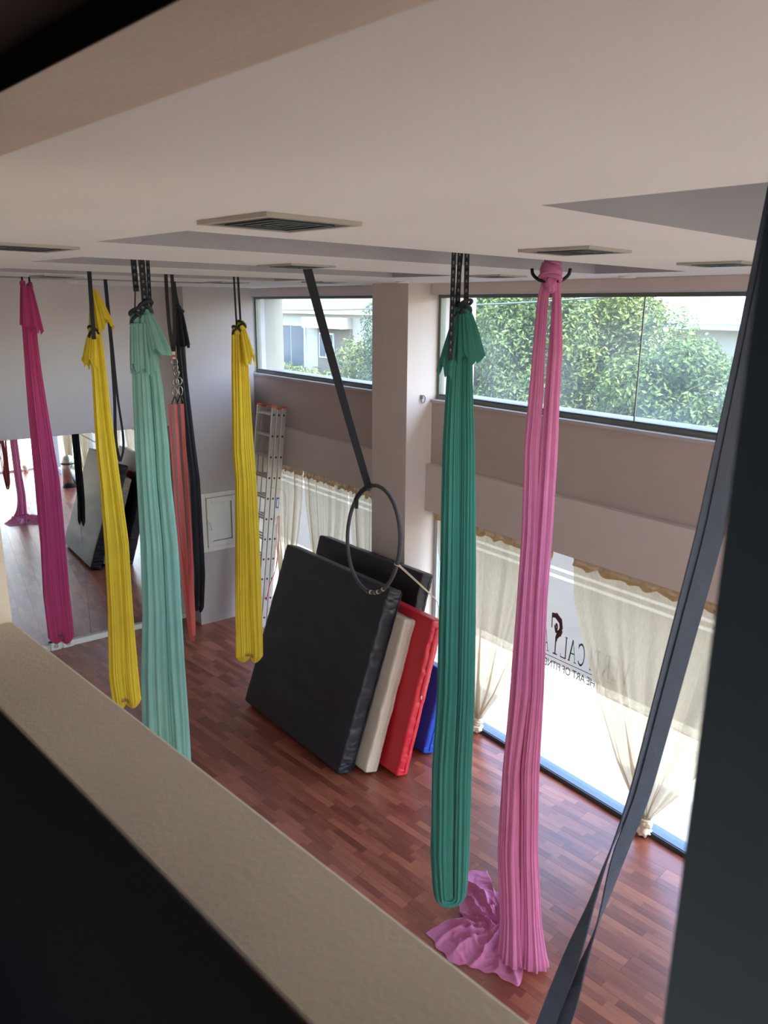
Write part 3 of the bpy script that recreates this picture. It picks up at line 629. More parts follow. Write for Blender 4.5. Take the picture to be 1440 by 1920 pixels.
# ================================================================== MATS
def slab(name, q, m, wr_side, seed, label, cat='mat', rr=0.022, group=None):
    """padded mat leaning back: soft rounded box with wrinkled edges"""
    x0, y0, b, a, L, h, t = q
    e = Vector((math.sin(b), math.cos(b), 0)); nh = Vector((math.cos(b), -math.sin(b), 0))
    up = nh * math.sin(a) + Vector((0, 0, math.cos(a))); nn = nh * math.cos(a) - Vector((0, 0, math.sin(a)))
    O = Vector((x0, y0, 0))
    dims = (L, t, h); ns = (36, 8, 120)
    V = {}; verts = []; faces = []
    def vert(i, j, k):
        key = (i, j, k)
        if key in V: return V[key]
        u = [0, 0, 0]
        for ax, (ii, nmax) in enumerate(((i, ns[0]), (j, ns[1]), (k, ns[2]))):
            s = ii / nmax; s = 0.5 - 0.5 * math.cos(math.pi * s) * (0.35 + 0.65 * abs(math.cos(math.pi * s)) ** 0) if ax != 1 else s
            u[ax] = s * dims[ax]
        p = Vector(u); c = Vector((min(max(p.x, rr), L - rr), min(max(p.y, rr), t - rr), min(max(p.z, rr), h - rr)))
        d = p - c; nrm = d.normalized() if d.length > 1e-9 else Vector((0, 0, 0))
        p = c + nrm * rr if d.length > 1e-9 else p
        # wrinkles: strong across the narrow sides, faint on the broad faces
        on_side = i in (0, ns[0]); on_face = j in (0, ns[1])
        dz = 0
        if on_side or (not on_face):
            n1 = noise.noise(Vector((p.x * 3, p.y * 5, p.z * 9 + p.y * 5 + seed))); dz = wr_side * (0.7 * n1 + 1.5 * (0.35 - abs(noise.noise(Vector((p.x * 5, p.y * 4 + seed, p.z * 26 + 2 * n1))))) + 0.5 * noise.noise(Vector((p.x * 5, p.y * 8, p.z * 40 + seed)))) * math.sin(math.pi * min(1, max(0, p.y / t))) ** 0.3
        face_w = 0.009 * noise.noise(Vector((p.x * 1.6 + seed, p.z * 5.5, seed))) + 0.012 * math.sin(math.pi * p.x / L) * math.sin(math.pi * p.z / h)
        n_out = Vector((-1 if i == 0 else (1 if i == ns[0] else 0), -1 if j == 0 else (1 if j == ns[1] else 0), -1 if k == 0 else (1 if k == ns[2] else 0)))
        p = p + Vector((n_out.x * dz, n_out.y * face_w, n_out.z * min(0, dz) if k else 0))
        w = O + e * p.x - nn * (t - p.y) + up * p.z
        V[key] = len(verts); verts.append(tuple(w)); return V[key]
    for i in range(ns[0]):
        for k in range(ns[2]):
            faces.append((vert(i, 0, k), vert(i + 1, 0, k), vert(i + 1, 0, k + 1), vert(i, 0, k + 1)))
            faces.append((vert(i, ns[1], k), vert(i, ns[1], k + 1), vert(i + 1, ns[1], k + 1), vert(i + 1, ns[1], k)))
        for j in range(ns[1]):
            faces.append((vert(i, j, 0), vert(i, j + 1, 0), vert(i + 1, j + 1, 0), vert(i + 1, j, 0)))
            faces.append((vert(i, j, ns[2]), vert(i + 1, j, ns[2]), vert(i + 1, j + 1, ns[2]), vert(i, j + 1, ns[2])))
    for j in range(ns[1]):
        for k in range(ns[2]):
            faces.append((vert(0, j, k), vert(0, j, k + 1), vert(0, j + 1, k + 1), vert(0, j + 1, k)))
            faces.append((vert(ns[0], j, k), vert(ns[0], j + 1, k), vert(ns[0], j + 1, k + 1), vert(ns[0], j, k + 1)))
    root = empty(name, (x0, y0, 0), label, cat, group)
    mz = min(v[2] for v in verts); verts = [(v[0], v[1], v[2] - mz + 0.001) for v in verts]
    o = obj('cover', verts, faces, m, root, smooth=True)
    bm = bmesh.new(); bm.from_mesh(o.data); bmesh.ops.recalc_face_normals(bm, faces=bm.faces); bm.to_mesh(o.data); bm.free()
    def pt(u, v, w, out=0.0): return O + e * (u - out) - nn * (t - v) + up * w
    return root, pt
def seam(root, pt, v, h, m, w=0.006, z0=0.03, z1=0.03, out=0.004, name='seam'):
    n = 30; pts = [pt(0, v, z0 + (h - z0 - z1) * i / n, out + 0.002 * math.sin(i * 1.7)) for i in range(n + 1)]
    tube(name, pts, w, m, root, k=6)
m1 = [3.678, 5.306, -0.032, 0.34, 1.78, 1.816, 0.178]
r1, p1 = slab('crash_mat', m1, M['vinyl_black'], 0.017, 1, 'large black vinyl crash mat leaning foremost of the mats')
seam(r1, p1, 0.172, 1.816, M['vinyl_black'])
m2 = [3.88, 5.174, -0.021, 0.311, 1.78, 1.519, 0.15]
r2, p2 = slab('crash_mat', m2, M['vinyl_white'], 0.008, 2, 'cream white vinyl mat leaning between the black and red mats')
seam(r2, p2, 0.09, 1.519, M['vinyl_white'], 0.005, out=0.003)
seam(r2, p2, 0.105, 1.519, M['cord'], 0.002, out=0.005, name='stitch_line')
m3 = [4.082, 4.963, 0.0, 0.273, 1.5, 1.533, 0.145]
r3, p3 = slab('crash_mat', m3, M['vinyl_red'], 0.011, 3, 'bright red vinyl mat leaning behind the white mat')
seam(r3, p3, 0.09, 1.533, M['vinyl_red'], 0.005)
hv = []
for k in range(25):
    w = 0.80 + 0.66 * k / 24
    for v, o_ in ((0.055, 0.004), (0.058, 0.013), (0.118, 0.013), (0.121, 0.004)):
        hv.append(p3(0, v, w, o_ + 0.004 * noise.noise(Vector((v * 40, w * 24, 3)))))
obj('zip_flap', hv, [(4 * k + c, 4 * k + c + 1, 4 * k + c + 5, 4 * k + c + 4) for k in range(24) for c in range(3)], M['vinyl_red'], r3, smooth=True)
tube('zip_pull', [p3(0, 0.07, 0.80, 0.012), p3(0, 0.07, 0.765, 0.014)], 0.008, M['white_tape'], r3, k=6)
m4 = [4.25, 5.42, -0.06, 0.300, 1.72, 1.811, 0.165]
r4, p4 = slab('crash_mat', m4, M['vinyl_black'], 0.010, 4, 'black vinyl crash mat leaning on the pillar behind the other mats')
seam(r4, p4, 0.12, 1.811, M['vinyl_black'])
m5 = [4.53, 5.095, 0.0, 0.28, 0.30, 0.86, 0.15]
r5, p5 = slab('gym_mat', m5, M['vinyl_blue'], 0.004, 5, 'small blue vinyl mat tucked behind the red mat')
seam(r5, p5, 0.07, 0.86, M['vinyl_blue'], 0.004)

# ================================================================== HANGING CLOTHS
def frame_of(P):
    d = math.hypot(*P); vd = np.array([P[0] / d, P[1] / d, 0]); return vd, np.array([vd[1], -vd[0], 0])
class Hang:
    """a thing hung from the ceiling at P: off = metres to the side, dep = metres away, z = height"""
    def __init__(s, name, P, label, cat, group=None, zb=0.0):
        s.P = np.array([P[0], P[1], 0.0]); s.vd, s.lat = frame_of(P)
        s.root = empty(name, (P[0], P[1], zb), label, cat, group)
    def at(s, off, z, dep=0.0): return s.P + s.lat * off + s.vd * dep + np.array([0, 0, z])
    def strap(s, o0, z0, o1, z1, w=0.025, d=0.0, kind='daisy', seg=0.055):
        if kind == 'daisy': return daisy('strap', s.at(o0, z0, d), s.at(o1, z1, d), w, s.lat, M['strap'], s.root, seg)
        pts = [s.at(o0 + (o1 - o0) * t, z0 + (z1 - z0) * t, d) for t in np.linspace(0, 1, 12)]
        return ribbon('strap', pts, w, 0.005, s.lat, M['strap'], s.root)
    def knot(s, off, z, r, m, seed=0, dep=-0.01, wraps=2):
        k = blob('knot', s.at(off, z, dep), (r, r, r * 1.15), m, s.root, seed, 0.35)
        for i in range(wraps):
            ax = s.vd * 0.5 + s.lat * (0.7 if i % 2 else -0.5) + np.array([0, 0, 0.5 + 0.3 * i])
            ring('knot_wrap', s.at(off, z + (i - 0.5) * r * 0.7, dep), r * 1.04, r * 0.28, ax, M['strap'], s.root)
    def flare(s, off0, z0, off1, z1, hw0, hw1, m, seed=0, dep=-0.02, hem=0.02):
        n = 14; t = np.linspace(0, 1, n); e_ = t ** 0.8
        pts = [s.at(off0 + (off1 - off0) * a, z0 + (z1 - z0) * a, dep) for a in t]
        hw = hw0 + (hw1 - hw0) * e_
        return pleat_tube('tail', pts, hw, hw * 0.6, s.vd, m, s.root, seg=90, amp=0.45, seed=seed, cap1=False, hem=hem, ks=(4, 6, 9, 13))
    def hammock(s, rows, m, seed=0, amp=0.2, split=0.5, loop=False):
        """one long cloth: down the first strand, round the bottom and up the second"""
        rows = sorted(rows, key=lambda q: -q[0]); z = np.array([q[0] for q in rows]); off = np.array([q[1] for q in rows]); hw = np.array([q[2] for q in rows])
        zb = z[-1]; hb = hw[-2] if len(hw) > 1 else hw[-1]
        zc = zb + hb                       # centre height of the bottom bend
        zz = np.linspace(z[0], zc, 60)
        I = lambda v, arr: np.interp(-v, -z, arr)
        ow = I(zz, off); ww = I(zz, hw)
        if loop:      # the cloth seen running round the bottom bend
            Lp = [s.at(o - w * split, h_, -0.012) for o, w, h_ in zip(ow, ww, zz)]
            Rp = [s.at(o + w * split, h_, 0.012) for o, w, h_ in zip(ow, ww, zz)][::-1]
            wb_ = I(zc, hw); ob = I(zc, off); R_ = wb_ * split
            arc = [s.at(ob - R_ * math.cos(t), zc - R_ * math.sin(t) * 0.9, -0.012 + 0.024 * t / math.pi) for t in np.linspace(0, math.pi, 15)[1:-1]]
            a = np.r_[ww * 0.56, np.full(len(arc), wb_ * 0.56), (ww * 0.56)[::-1]]
            return pleat_tube('cloth', Lp + arc + Rp, a, a * 0.62, s.vd, m, s.root, seg=120, amp=amp, seed=seed)
        for i, sg in enumerate((-1, 1)):      # two gathered strands that close in soft lobes
            zl = zb + (0.0 if i else 0.028); z2 = np.r_[np.linspace(z[0], zl + 0.075, 56), zl + 0.075 * np.cos(np.linspace(0, math.pi / 2, 14)[1:])]
            cl = np.r_[np.ones(56), np.maximum(0.10, np.sin(np.linspace(math.pi / 2, 0, 14)[1:]) ** 0.55)]
            o2 = I(z2, off); w2 = np.interp(-z2, -z[:-1], hw[:-1])
            pts = [s.at(o + sg * w * 0.47 * (0.86 + 0.14 * c), h_, sg * 0.014) for o, w, c, h_ in zip(o2, w2, cl, z2)]
            a = w2 * 0.58 * cl
            pleat_tube('cloth', pts, a, a * 0.7, s.vd, m, s.root, seg=110, amp=amp, seed=seed + 50 * i)

# magenta hammock
h = Hang('aerial_hammock', (1.743, 7.486), 'magenta aerial yoga hammock hanging before the mirror', 'hammock', zb=1.04)
h.strap(-0.028, 4.72, -0.028, 4.44, 0.016, kind='web'); h.strap(0.03, 4.72, 0.03, 4.44, 0.016, kind='web')
h.knot(-0.026, 4.47, 0.024, M['pink'], 1, wraps=0); h.knot(0.03, 4.455, 0.026, M['pink'], 2, wraps=0)
h.flare(-0.01, 4.45, -0.012, 4.12, 0.036, 0.066, M['pink'], 3); h.flare(0.02, 4.45, 0.055, 4.06, 0.02, 0.036, M['pink'], 4)
h.hammock([(4.433, -.003, .034), (4.161, -.005, .05), (3.977, -.01, .052), (3.695, -.013, .061), (3.31, -.007, .076), (2.711, .005, .094), (2.087, -.009, .096), (1.586, -.028, .105), (1.114, -.022, .102), (1.043, -.03, .085)], M['pink'], 11, 0.22)
# yellow hammock by the mirror
h = Hang('aerial_hammock', (1.839, 5.986), 'yellow aerial yoga hammock hanging between the magenta and teal ones', 'hammock', zb=0.97)
h.strap(0.0, 4.72, -0.012, 4.05, 0.03, d=-0.06, kind='web')
h.knot(-0.01, 4.10, 0.038, M['yellow'], 3)
h.flare(0.02, 4.40, 0.072, 4.14, 0.014, 0.062, M['yellow'], 5, hem=0.03); h.flare(-0.03, 4.08, -0.062, 3.87, 0.02, 0.042, M['yellow'], 6, hem=0.03)
h.flare(0.0, 4.36, -0.01, 4.08, 0.012, 0.03, M['yellow'], 61)
h.hammock([(4.13, -.002, .03), (4.033, -.002, .041), (3.797, .001, .045), (3.474, -.002, .054), (3.243, 0, .064), (2.972, .009, .069), (2.447, .02, .087), (1.9, .006, .093), (1.329, -.014, .108), (1.091, -.007, .103), (0.973, .0, .071)], M['yellow'], 12, 0.24)
# teal hammock
h = Hang('aerial_hammock', (1.625, 4.345), 'large teal aerial hammock with daisy chain straps, behind the parapet', 'hammock', zb=0.9)
h.strap(-0.052, 4.72, -0.044, 4.37, 0.03, seg=0.04); h.strap(-0.008, 4.72, -0.002, 4.28, 0.034, d=-0.02, seg=0.04); h.strap(0.03, 4.72, 0.024, 4.27, 0.02, d=0.03, seg=0.04)
tube('cord', [h.at(-0.05, 4.37), h.at(-0.06, 4.26)], 0.004, M['strap'], h.root, k=6)
h.knot(-0.052, 4.225, 0.036, M['teal'], 5, wraps=3); h.knot(0.0, 4.262, 0.036, M['teal'], 6, wraps=3)
h.flare(0.005, 4.25, 0.052, 4.035, 0.024, 0.062, M['teal'], 7, dep=-0.045, hem=0.02); h.flare(-0.01, 4.2, -0.012, 3.93, 0.03, 0.04, M['teal'], 8, dep=-0.04, hem=0.02); h.flare(-0.055, 4.2, -0.058, 3.95, 0.025, 0.036, M['teal'], 9, dep=-0.04)
h.hammock([(4.2, -.024, .05), (3.862, -.02, .073), (3.504, -.022, .083), (3.3, -.025, .083), (2.905, -.019, .093), (2.492, -.027, .098), (2.061, -.042, .114), (1.616, -.047, .123), (1.2, -.05, .125), (0.9, -.05, .11)], M['teal'], 13, 0.24)
# yellow hammock by the service hatch
h = Hang('aerial_hammock', (3.096, 6.149), 'yellow aerial yoga hammock hanging between the hatch and the ladder', 'hammock', zb=0.97)
h.strap(-0.022, 4.72, -0.012, 4.12, 0.016, kind='web'); h.strap(0.012, 4.72, 0.022, 4.15, 0.018, kind='web')
h.knot(-0.016, 4.09, 0.036, M['yellow'], 8); h.knot(0.03, 4.13, 0.038, M['yellow'], 9)
h.flare(0.04, 4.10, 0.085, 3.83, 0.02, 0.05, M['yellow'], 10, hem=0.035)
h.hammock([(4.1, -.003, .045), (4.001, .004, .056), (3.73, 0, .064), (3.358, -.003, .072), (3.073, -.005, .082), (2.781, .005, .085), (2.178, -.002, .099), (1.548, -.016, .111), (1.166, -.017, .113), (0.972, -.02, .091)], M['yellow'], 14, 0.22)
# deep green hammock
h = Hang('aerial_hammock', (2.634, 2.862), 'deep green aerial hammock hanging next to the long pink silk', 'hammock', zb=0.8)
h.strap(-0.036, 4.72, -0.04, 4.05, 0.022, d=-0.07, seg=0.04); h.strap(-0.008, 4.72, -0.012, 4.3, 0.022, seg=0.04); h.strap(0.022, 4.72, 0.028, 4.29, 0.024, seg=0.04); h.strap(0.006, 4.72, -0.02, 4.28, 0.02, d=0.03, seg=0.04)
h.knot(0.026, 4.285, 0.03, M['green'], 12, wraps=3); h.knot(-0.005, 4.27, 0.024, M['green'], 13, wraps=1)
h.flare(0.02, 4.27, 0.048, 4.055, 0.028, 0.066, M['green'], 14, dep=-0.035, hem=0.022); h.flare(-0.01, 4.25, -0.058, 3.99, 0.022, 0.052, M['green'], 15, dep=-0.02, hem=0.03)
h.hammock([(4.26, .014, .034), (4.1, .01, .05), (3.982, .01, .055), (3.823, .011, .061), (3.606, .016, .07), (2.947, .03, .078), (2.228, .038, .087), (1.756, .028, .098), (1.185, .037, .101), (0.961, .047, .092), (0.801, .055, .077)], M['green'], 15, 0.24, split=0.53, loop=True)
# black hammock by the corner
h = Hang('aerial_hammock', (3.199, 7.675), 'black aerial hammock hanging before the boxed wall corner', 'hammock', zb=0.96)
pts = [h.at(-0.01, 4.72), h.at(-0.014, 4.4), h.at(0.0, 4.28)]
ribbon('strap', smooth_path(pts, 14), np.interp(np.linspace(0, 1, 14), [0, 0.5, 1], [0.012, 0.02, 0.05]), 0.006, h.lat, M['strap'], h.root)
h.knot(0.0, 4.27, 0.034, M['black_cloth'], 21)
tube('strap_end', [h.at(0.01, 4.25, -0.03), h.at(0.065, 4.235, -0.03)], 0.012, M['strap'], h.root, k=6)
h.flare(0.01, 4.26, 0.03, 3.90, 0.03, 0.075, M['black_cloth'], 22, hem=0.02)
h.hammock([(4.24, 0.0, .028), (3.617, .013, .04), (2.858, .05, .042), (2.486, .071, .045), (1.397, .064, .052), (0.956, .03, .048)], M['black_cloth'], 16, 0.18)
# black strap loop
h = Hang('strap_loop', (2.461, 7.579), 'long black webbing loop hanging between the yellow and teal hammocks', 'strap', zb=2.78)
ribbon('loop_band', smooth_path([h.at(0.0, 4.72), h.at(0.004, 4.3), h.at(0.01, 3.95), h.at(0.0, 3.4, -0.02), h.at(-0.02, 3.1, -0.02), h.at(-0.022, 2.9, -0.02), h.at(0.004, 2.79)], 40), 0.03, 0.006, h.lat + np.array([0, 0, 0.0]), M['strap'], h.root)
ribbon('loop_band', smooth_path([h.at(0.006, 4.72, 0.01), h.at(0.012, 4.3, 0.01), h.at(0.018, 3.95, 0.01), h.at(0.028, 3.4, 0.0), h.at(0.05, 3.1), h.at(0.05, 2.9), h.at(0.004, 2.79)], 40), 0.022, 0.006, h.lat, M['strap'], h.root)
# red resistance bands on carabiners
h = Hang('resistance_band_hanger', (2.517, 6.175), 'coral red looped bands hanging from carabiners and a black sling', 'exercise band', zb=1.29)
for o_ in (-0.02, 0.02):
    ribbon('sling', smooth_path([h.at(o_, 4.72), h.at(o_ * 1.3, 4.35), h.at(o_, 4.05), h.at(0.0, 3.93)], 16), 0.028, 0.005, h.lat, M['strap'], h.root)
MB().hexa([h.at(a, z_, d_) for z_ in (3.87, 3.93) for a, d_ in ((-.012, -.008), (.012, -.008), (.012, .008), (-.012, .008))]).build('swivel', [M['white_tape']], h.root)
MB().hexa([h.at(a, z_, d_) for z_ in (3.885, 3.905) for a, d_ in ((-.014, -.01), (.014, -.01), (.014, .01), (-.014, .01))]).build('red_band', M['red'], h.root)
for i, (o_, z_, R_) in enumerate(((0.0, 3.845, 0.024), (0.006, 3.80, 0.022), (0.012, 3.755, 0.02))): ring('chain_link', h.at(o_, z_), R_, 0.006, h.vd if i % 2 == 0 else h.lat * 0.6 + h.vd, M['steel'], h.root, sy=1.3)
for o_, z_ in ((0.0, 3.70), (0.028, 3.71)): ring('carabiner', h.at(o_, z_ - 0.02), 0.024, 0.006, h.vd, M['steel'], h.root, sy=1.2)
for o_, z_ in ((-0.012, 3.6), (0.034, 3.61)):
    ring('carabiner', h.at(o_, z_), 0.018, 0.005, h.vd, M['steel'], h.root, sy=2.0)
    tube('spreader', [h.at(o_, z_ - 0.03), h.at(o_ - 0.03, z_ - 0.10)], 0.005, M['black_metal'], h.root, k=6); tube('spreader', [h.at(o_, z_ - 0.03), h.at(o_ + 0.02, z_ - 0.10)], 0.005, M['black_metal'], h.root, k=6)
zt = 3.50
for i, (o_, w_, zl) in enumerate(((-0.058, 0.022, 1.33), (-0.012, 0.034, 1.29), (0.042, 0.03, 1.34))):
    ob = 0.25 * o_ + 0.01
    pts = [h.at(o_, zt, -0.01), h.at(o_ - 0.004, 2.9, -0.03), h.at(o_ * 0.9, 2.3, -0.04), h.at(ob - 0.01, zl + 0.12, -0.03), h.at(ob, zl, 0), h.at(ob + 0.012, zl + 0.12, 0.03), h.at(o_ * 0.9 + 0.006, 2.3, 0.04), h.at(o_, 2.9, 0.03), h.at(o_, zt, 0.01)]
    n = 70; sp = smooth_path(pts, n); tw = np.sin(np.linspace(0, 6.28 * 1.5, n) + i * 1.3) * 0.7
    wide = np.cos(tw)[:, None] * h.lat + np.sin(tw)[:, None] * h.vd
    ribbon('band', sp, w_, 0.003, wide, M['red'], h.root)
# long pink silk on a black rigging hook, tail heaped on the floor
h = Hang('aerial_silk', (3.344, 2.924), 'long rose pink aerial silk hanging from a black horned hook to the floor', 'silk', zb=0.0)
tube('hook', smooth_path([h.at(-0.10, 4.505), h.at(-0.098, 4.475), h.at(-0.07, 4.45), h.at(-0.03, 4.435), h.at(0.0, 4.43), h.at(0.04, 4.435), h.at(0.075, 4.45), h.at(0.10, 4.475), h.at(0.102, 4.505)], 30), 0.009, M['black_metal'], h.root, up=tuple(h.vd))
for o_ in (-0.03, 0.032): tube('hook_prong', smooth_path([h.at(o_ * 1.25, 4.70), h.at(o_ * 1.1, 4.56), h.at(o_ * 0.7, 4.50)], 12), 0.009, M['black_metal'], h.root, up=tuple(h.vd))
kb = blob('knot', h.at(0.0, 4.495, -0.01), (0.058, 0.058, 0.062), M['rose'], h.root, 31, 0.22)
for i in range(5): ring('knot_wrap', h.at(0.002 * i, 4.455 + 0.018 * i, -0.012), 0.058 - 0.0045 * i, 0.012, np.array([0, 0, 1.0]) + h.lat * 0.18 * (-1) ** i + h.vd * 0.3, M['rose'], h.root, sx=1.0, sy=0.8)
blob('knot_fold', h.at(0.005, 4.42, -0.035), (0.032, 0.03, 0.045), M['rose'], h.root, 33, 0.4)
for seed, rows, tip in ((41, [(4.43, -.015, .022), (4.347, -.032, .023), (4.091, -.035, .026), (3.796, -.038, .032), (3.522, -.045, .034), (3.013, -.029, .038), (2.575, -.032, .043), (1.969, -.03, .058), (1.436, -.053, .051), (0.793, -.04, .062), (0.289, .002, .064), (0.12, .012, .07), (0.02, .016, .085)], None),
                        (42, [(4.43, .029, .02), (4.348, .037, .02), (4.092, .046, .032), (3.799, .044, .035), (3.526, .045, .04), (3.018, .048, .041), (2.582, .049, .039), (1.981, .068, .041), (1.452, .059, .057), (0.815, .088, .059), (0.314, .129, .068), (0.12, .15, .085), (0.02, .158, .105)], None)):
    z = np.array([q[0] for q in rows]); zz = np.linspace(z[0], z[-1], 64)
    o_ = np.interp(-zz, -z, [q[1] for q in rows]); hw = np.interp(-zz, -z, [q[2] for q in rows])
    fl_ = np.clip((0.6 - zz) / 0.6, 0, 1) ** 2
    pts = [h.at(a, b, -0.10 * f_) for a, b, f_ in zip(o_, zz, fl_)]; bb = hw * (0.6 + 0.35 * fl_)
    pleat_tube('cloth', pts, hw, bb, h.vd, M['rose'], h.root, seg=130, amp=0.26, seed=seed, ks=(7, 11, 15, 22), drift=0.7)
OUT = [(3.615, 3.674), (3.789, 3.584), (3.694, 3.446), (3.661, 3.371), (3.72, 3.33), (3.70, 3.16), (3.62, 2.98), (3.55, 2.79), (3.45, 2.70), (3.37, 2.69), (3.31, 2.76), (3.175, 2.69), (3.14, 2.84), (3.029, 3.025), (2.972, 3.048), (2.963, 3.215), (2.974, 3.29), (2.989, 3.385), (3.298, 3.344), (3.34, 3.44), (3.494, 3.544)]
cx, cy_ = 3.44, 3.08
ang = sorted((math.atan2(b - cy_, a - cx), math.hypot(a - cx, b - cy_)) for a, b in OUT)
aa = np.array([q[0] for q in ang]); rr_ = np.array([q[1] for q in ang]); aa = np.r_[aa - 2 * math.pi, aa, aa + 2 * math.pi]; rr_ = np.r_[rr_, rr_, rr_]
NA, NR = 340, 64; PV = []; PF = []
for i in range(NA):
    t = -math.pi + 2 * math.pi * i / NA; R_ = float(np.interp(t, aa, rr_)); R_ *= 1 + 0.02 * math.sin(t * 23)
    for j in range(NR):
        s_ = j / (NR - 1); x = cx + R_ * s_ * math.cos(t); y = cy_ + R_ * s_ * math.sin(t)
        x += 0.02 * noise.noise(Vector((x * 9, y * 9, 1))) * s_ * (1 - s_) * 4; y += 0.02 * noise.noise(Vector((x * 9, y * 9, 7))) * s_ * (1 - s_) * 4
        wx = x + 0.10 * noise.noise(Vector((x * 3.5, y * 3.5, 5))); wy = y + 0.10 * noise.noise(Vector((x * 3.5, y * 3.5, 8)))
        sw = noise.noise(Vector((x * 4, y * 4, 4)))
        fold = 1 - abs(math.sin(t * 9 + 2.4 * sw + 1.4 * s_)); rid = 1 - min(1, abs(noise.noise(Vector((wx * 6.5, wy * 6.5, 2)))) * 3.0); rid2 = 1 - min(1, abs(noise.noise(Vector((wx * 14, wy * 14, 9)))) * 2.6); rid3 = 1 - min(1, abs(noise.noise(Vector((wx * 27, wy * 27, 3)))) * 2.4)
        fade = max(0.0, 1 - s_ ** 4)
        zc = 0.004 + 0.045 * (1 - s_) ** 1.4 + (0.046 * fold ** 1.5 * min(1, s_ * 1.8) + 0.032 * rid ** 1.4 * (1 - 0.5 * s_) + 0.024 * rid2 ** 1.5 * (1 - 0.7 * s_) + 0.009 * rid3 * (1 - s_)) * (0.12 + 0.88 * fade)
        PV.append((x, y, max(0.003, zc)))
for i in range(NA):
    k = (i + 1) % NA
    for j in range(NR - 1): PF.append((i * NR + j, i * NR + j + 1, k * NR + j + 1, k * NR + j))
obj('floor_heap', PV, PF, M['rose'], h.root, smooth=True)
# aerial hoop pulled back to the mats by a cord
hp = empty('aerial_hoop', (3.634, 4.933, 1.98), 'grey taped aerial hoop hanging tilted on a black strap before the mats', 'hoop')
hc = Vector((3.634, 4.933, 2.432)); hv_ = Vector((0.15, 0.05, 0.99)).normalized()
hu = Vector((math.sin(math.radians(8)), math.cos(math.radians(8)), 0)); hu = (hu - hv_ * hu.dot(hv_)).normalized(); hax = hu.cross(hv_)
HR = 0.445
def hpt(t, R_=HR): return hc + hu * R_ * math.cos(t) + hv_ * R_ * math.sin(t)
V_, F_ = sweep([hpt(2 * math.pi * i / 72) for i in range(72)], circ(0.0165, 12), tuple(hax), closed=True)
obj('ring', V_, F_, M['grey_tape'], hp, smooth=True)
for t0, t1, m_ in ((-1.75, -1.70, 'white_tape'), (-1.66, -1.56, 'black_metal'), (-1.62, -1.60, 'white_tape'), (-1.93, -1.84, 'black_metal'), (-1.91, -1.875, 'white_tape'), (-2.02, -1.97, 'white_tape'), (-2.2, -2.17, 'white_tape')):
    v, f = sweep([hpt(t0 + (t1 - t0) * i / 4) for i in range(5)], circ(0.0176, 12), tuple(hax)); obj('tape_band', v, f, M[m_], hp, smooth=True)
ha = hpt(math.radians(70)); top = Vector((2.672, 4.431, 4.74))
sd = (ha - top).normalized(); side = sd.cross(Vector((0, 0, 1))).normalized()
vdh = Vector(frame_of((3.2, 4.7))[1])
for o_ in (-0.012, 0.014):
    pts = [top + vdh * o_ + (ha - top) * (i / 20) + Vector((0, 0, -0.03)) * math.sin(math.pi * i / 20) for i in range(21)]
    ribbon('strap', pts, 0.034, 0.008, tuple(vdh), M['strap'], hp)
ring('strap_wrap', ha, 0.026, 0.012, (hpt(math.radians(76)) - hpt(math.radians(64))).normalized(), M['strap'], hp)
t_ = math.radians(100); tube('strap_wrap', [hpt(math.radians(a)) for a in range(38, 80, 4)], 0.021, M['strap'], hp, up=tuple(hax))
ribbon('strap_end', [hpt(math.radians(42)), hpt(math.radians(42)) + Vector((0, 0.005, -0.05)), hpt(math.radians(42)) + Vector((0, 0.01, -0.10))], 0.03, 0.005, tuple(vdh), M['strap'], hp)
cq = hpt(math.radians(196))
ct = empty('tie_cord', (4.70, 5.36, 1.3), 'beige cord tying the hoop to the rear black mat', 'cord')
for dz in (0, 0.014): tube('cord', smooth_path([cq + Vector((0, 0, dz)), cq * 0.5 + Vector((4.76, 5.37, 1.5)) * 0.5 + Vector((0, 0, -0.01 + dz)), (4.74, 5.37, 1.50 + dz * 0.3)], 14), 0.004, M['cord'], ct, k=6)
tube('cord_end', smooth_path([(4.74, 5.37, 1.50), (4.735, 5.365, 1.35), (4.72, 5.36, 1.12)], 8), 0.0035, M['cord'], ct, k=6)
tube('cord_end', smooth_path([(4.74, 5.37, 1.50), (4.80, 5.38, 1.42), (4.78, 5.375, 1.30), (4.775, 5.37, 1.15)], 10), 0.0035, M['cord'], ct, k=6)
ring('cord_loop', cq, 0.021, 0.004, hpt(math.radians(199)) - hpt(math.radians(193)), M['cord'], ct)
# dark strap pair close to the opening, drawn in to the wall
st = empty('aerial_strap', (*A2R(0.5, 0.65), 0.9), 'twisted pair of dark navy straps slanting down close to the opening', 'strap')
LB = [(1.76, 0.90, 4.74), (1.59, .849, 4.236), (1.461, .818, 3.849), (1.257, .793, 3.313), (1.202, .799, 3.205), (1.151, .798, 3.087), (1.106, .8, 2.99), (1.06, .803, 2.894), (.98, .806, 2.722), (0.42, 0.76, 1.2)]
RB = [(1.77, 0.89, 4.74), (1.601, .841, 4.236), (1.477, .806, 3.849), (1.273, .781, 3.313), (1.219, .786, 3.205), (1.173, .782, 3.087), (1.129, .782, 2.991), (1.085, .783, 2.894), (1.006, .786, 2.722), (0.43, 0.75, 1.2)]
lat_ = np.array([R2.x, R2.y, 0.0]); lat_ /= np.linalg.norm(lat_); dep_ = np.array([lat_[1] * -1, lat_[0], 0])
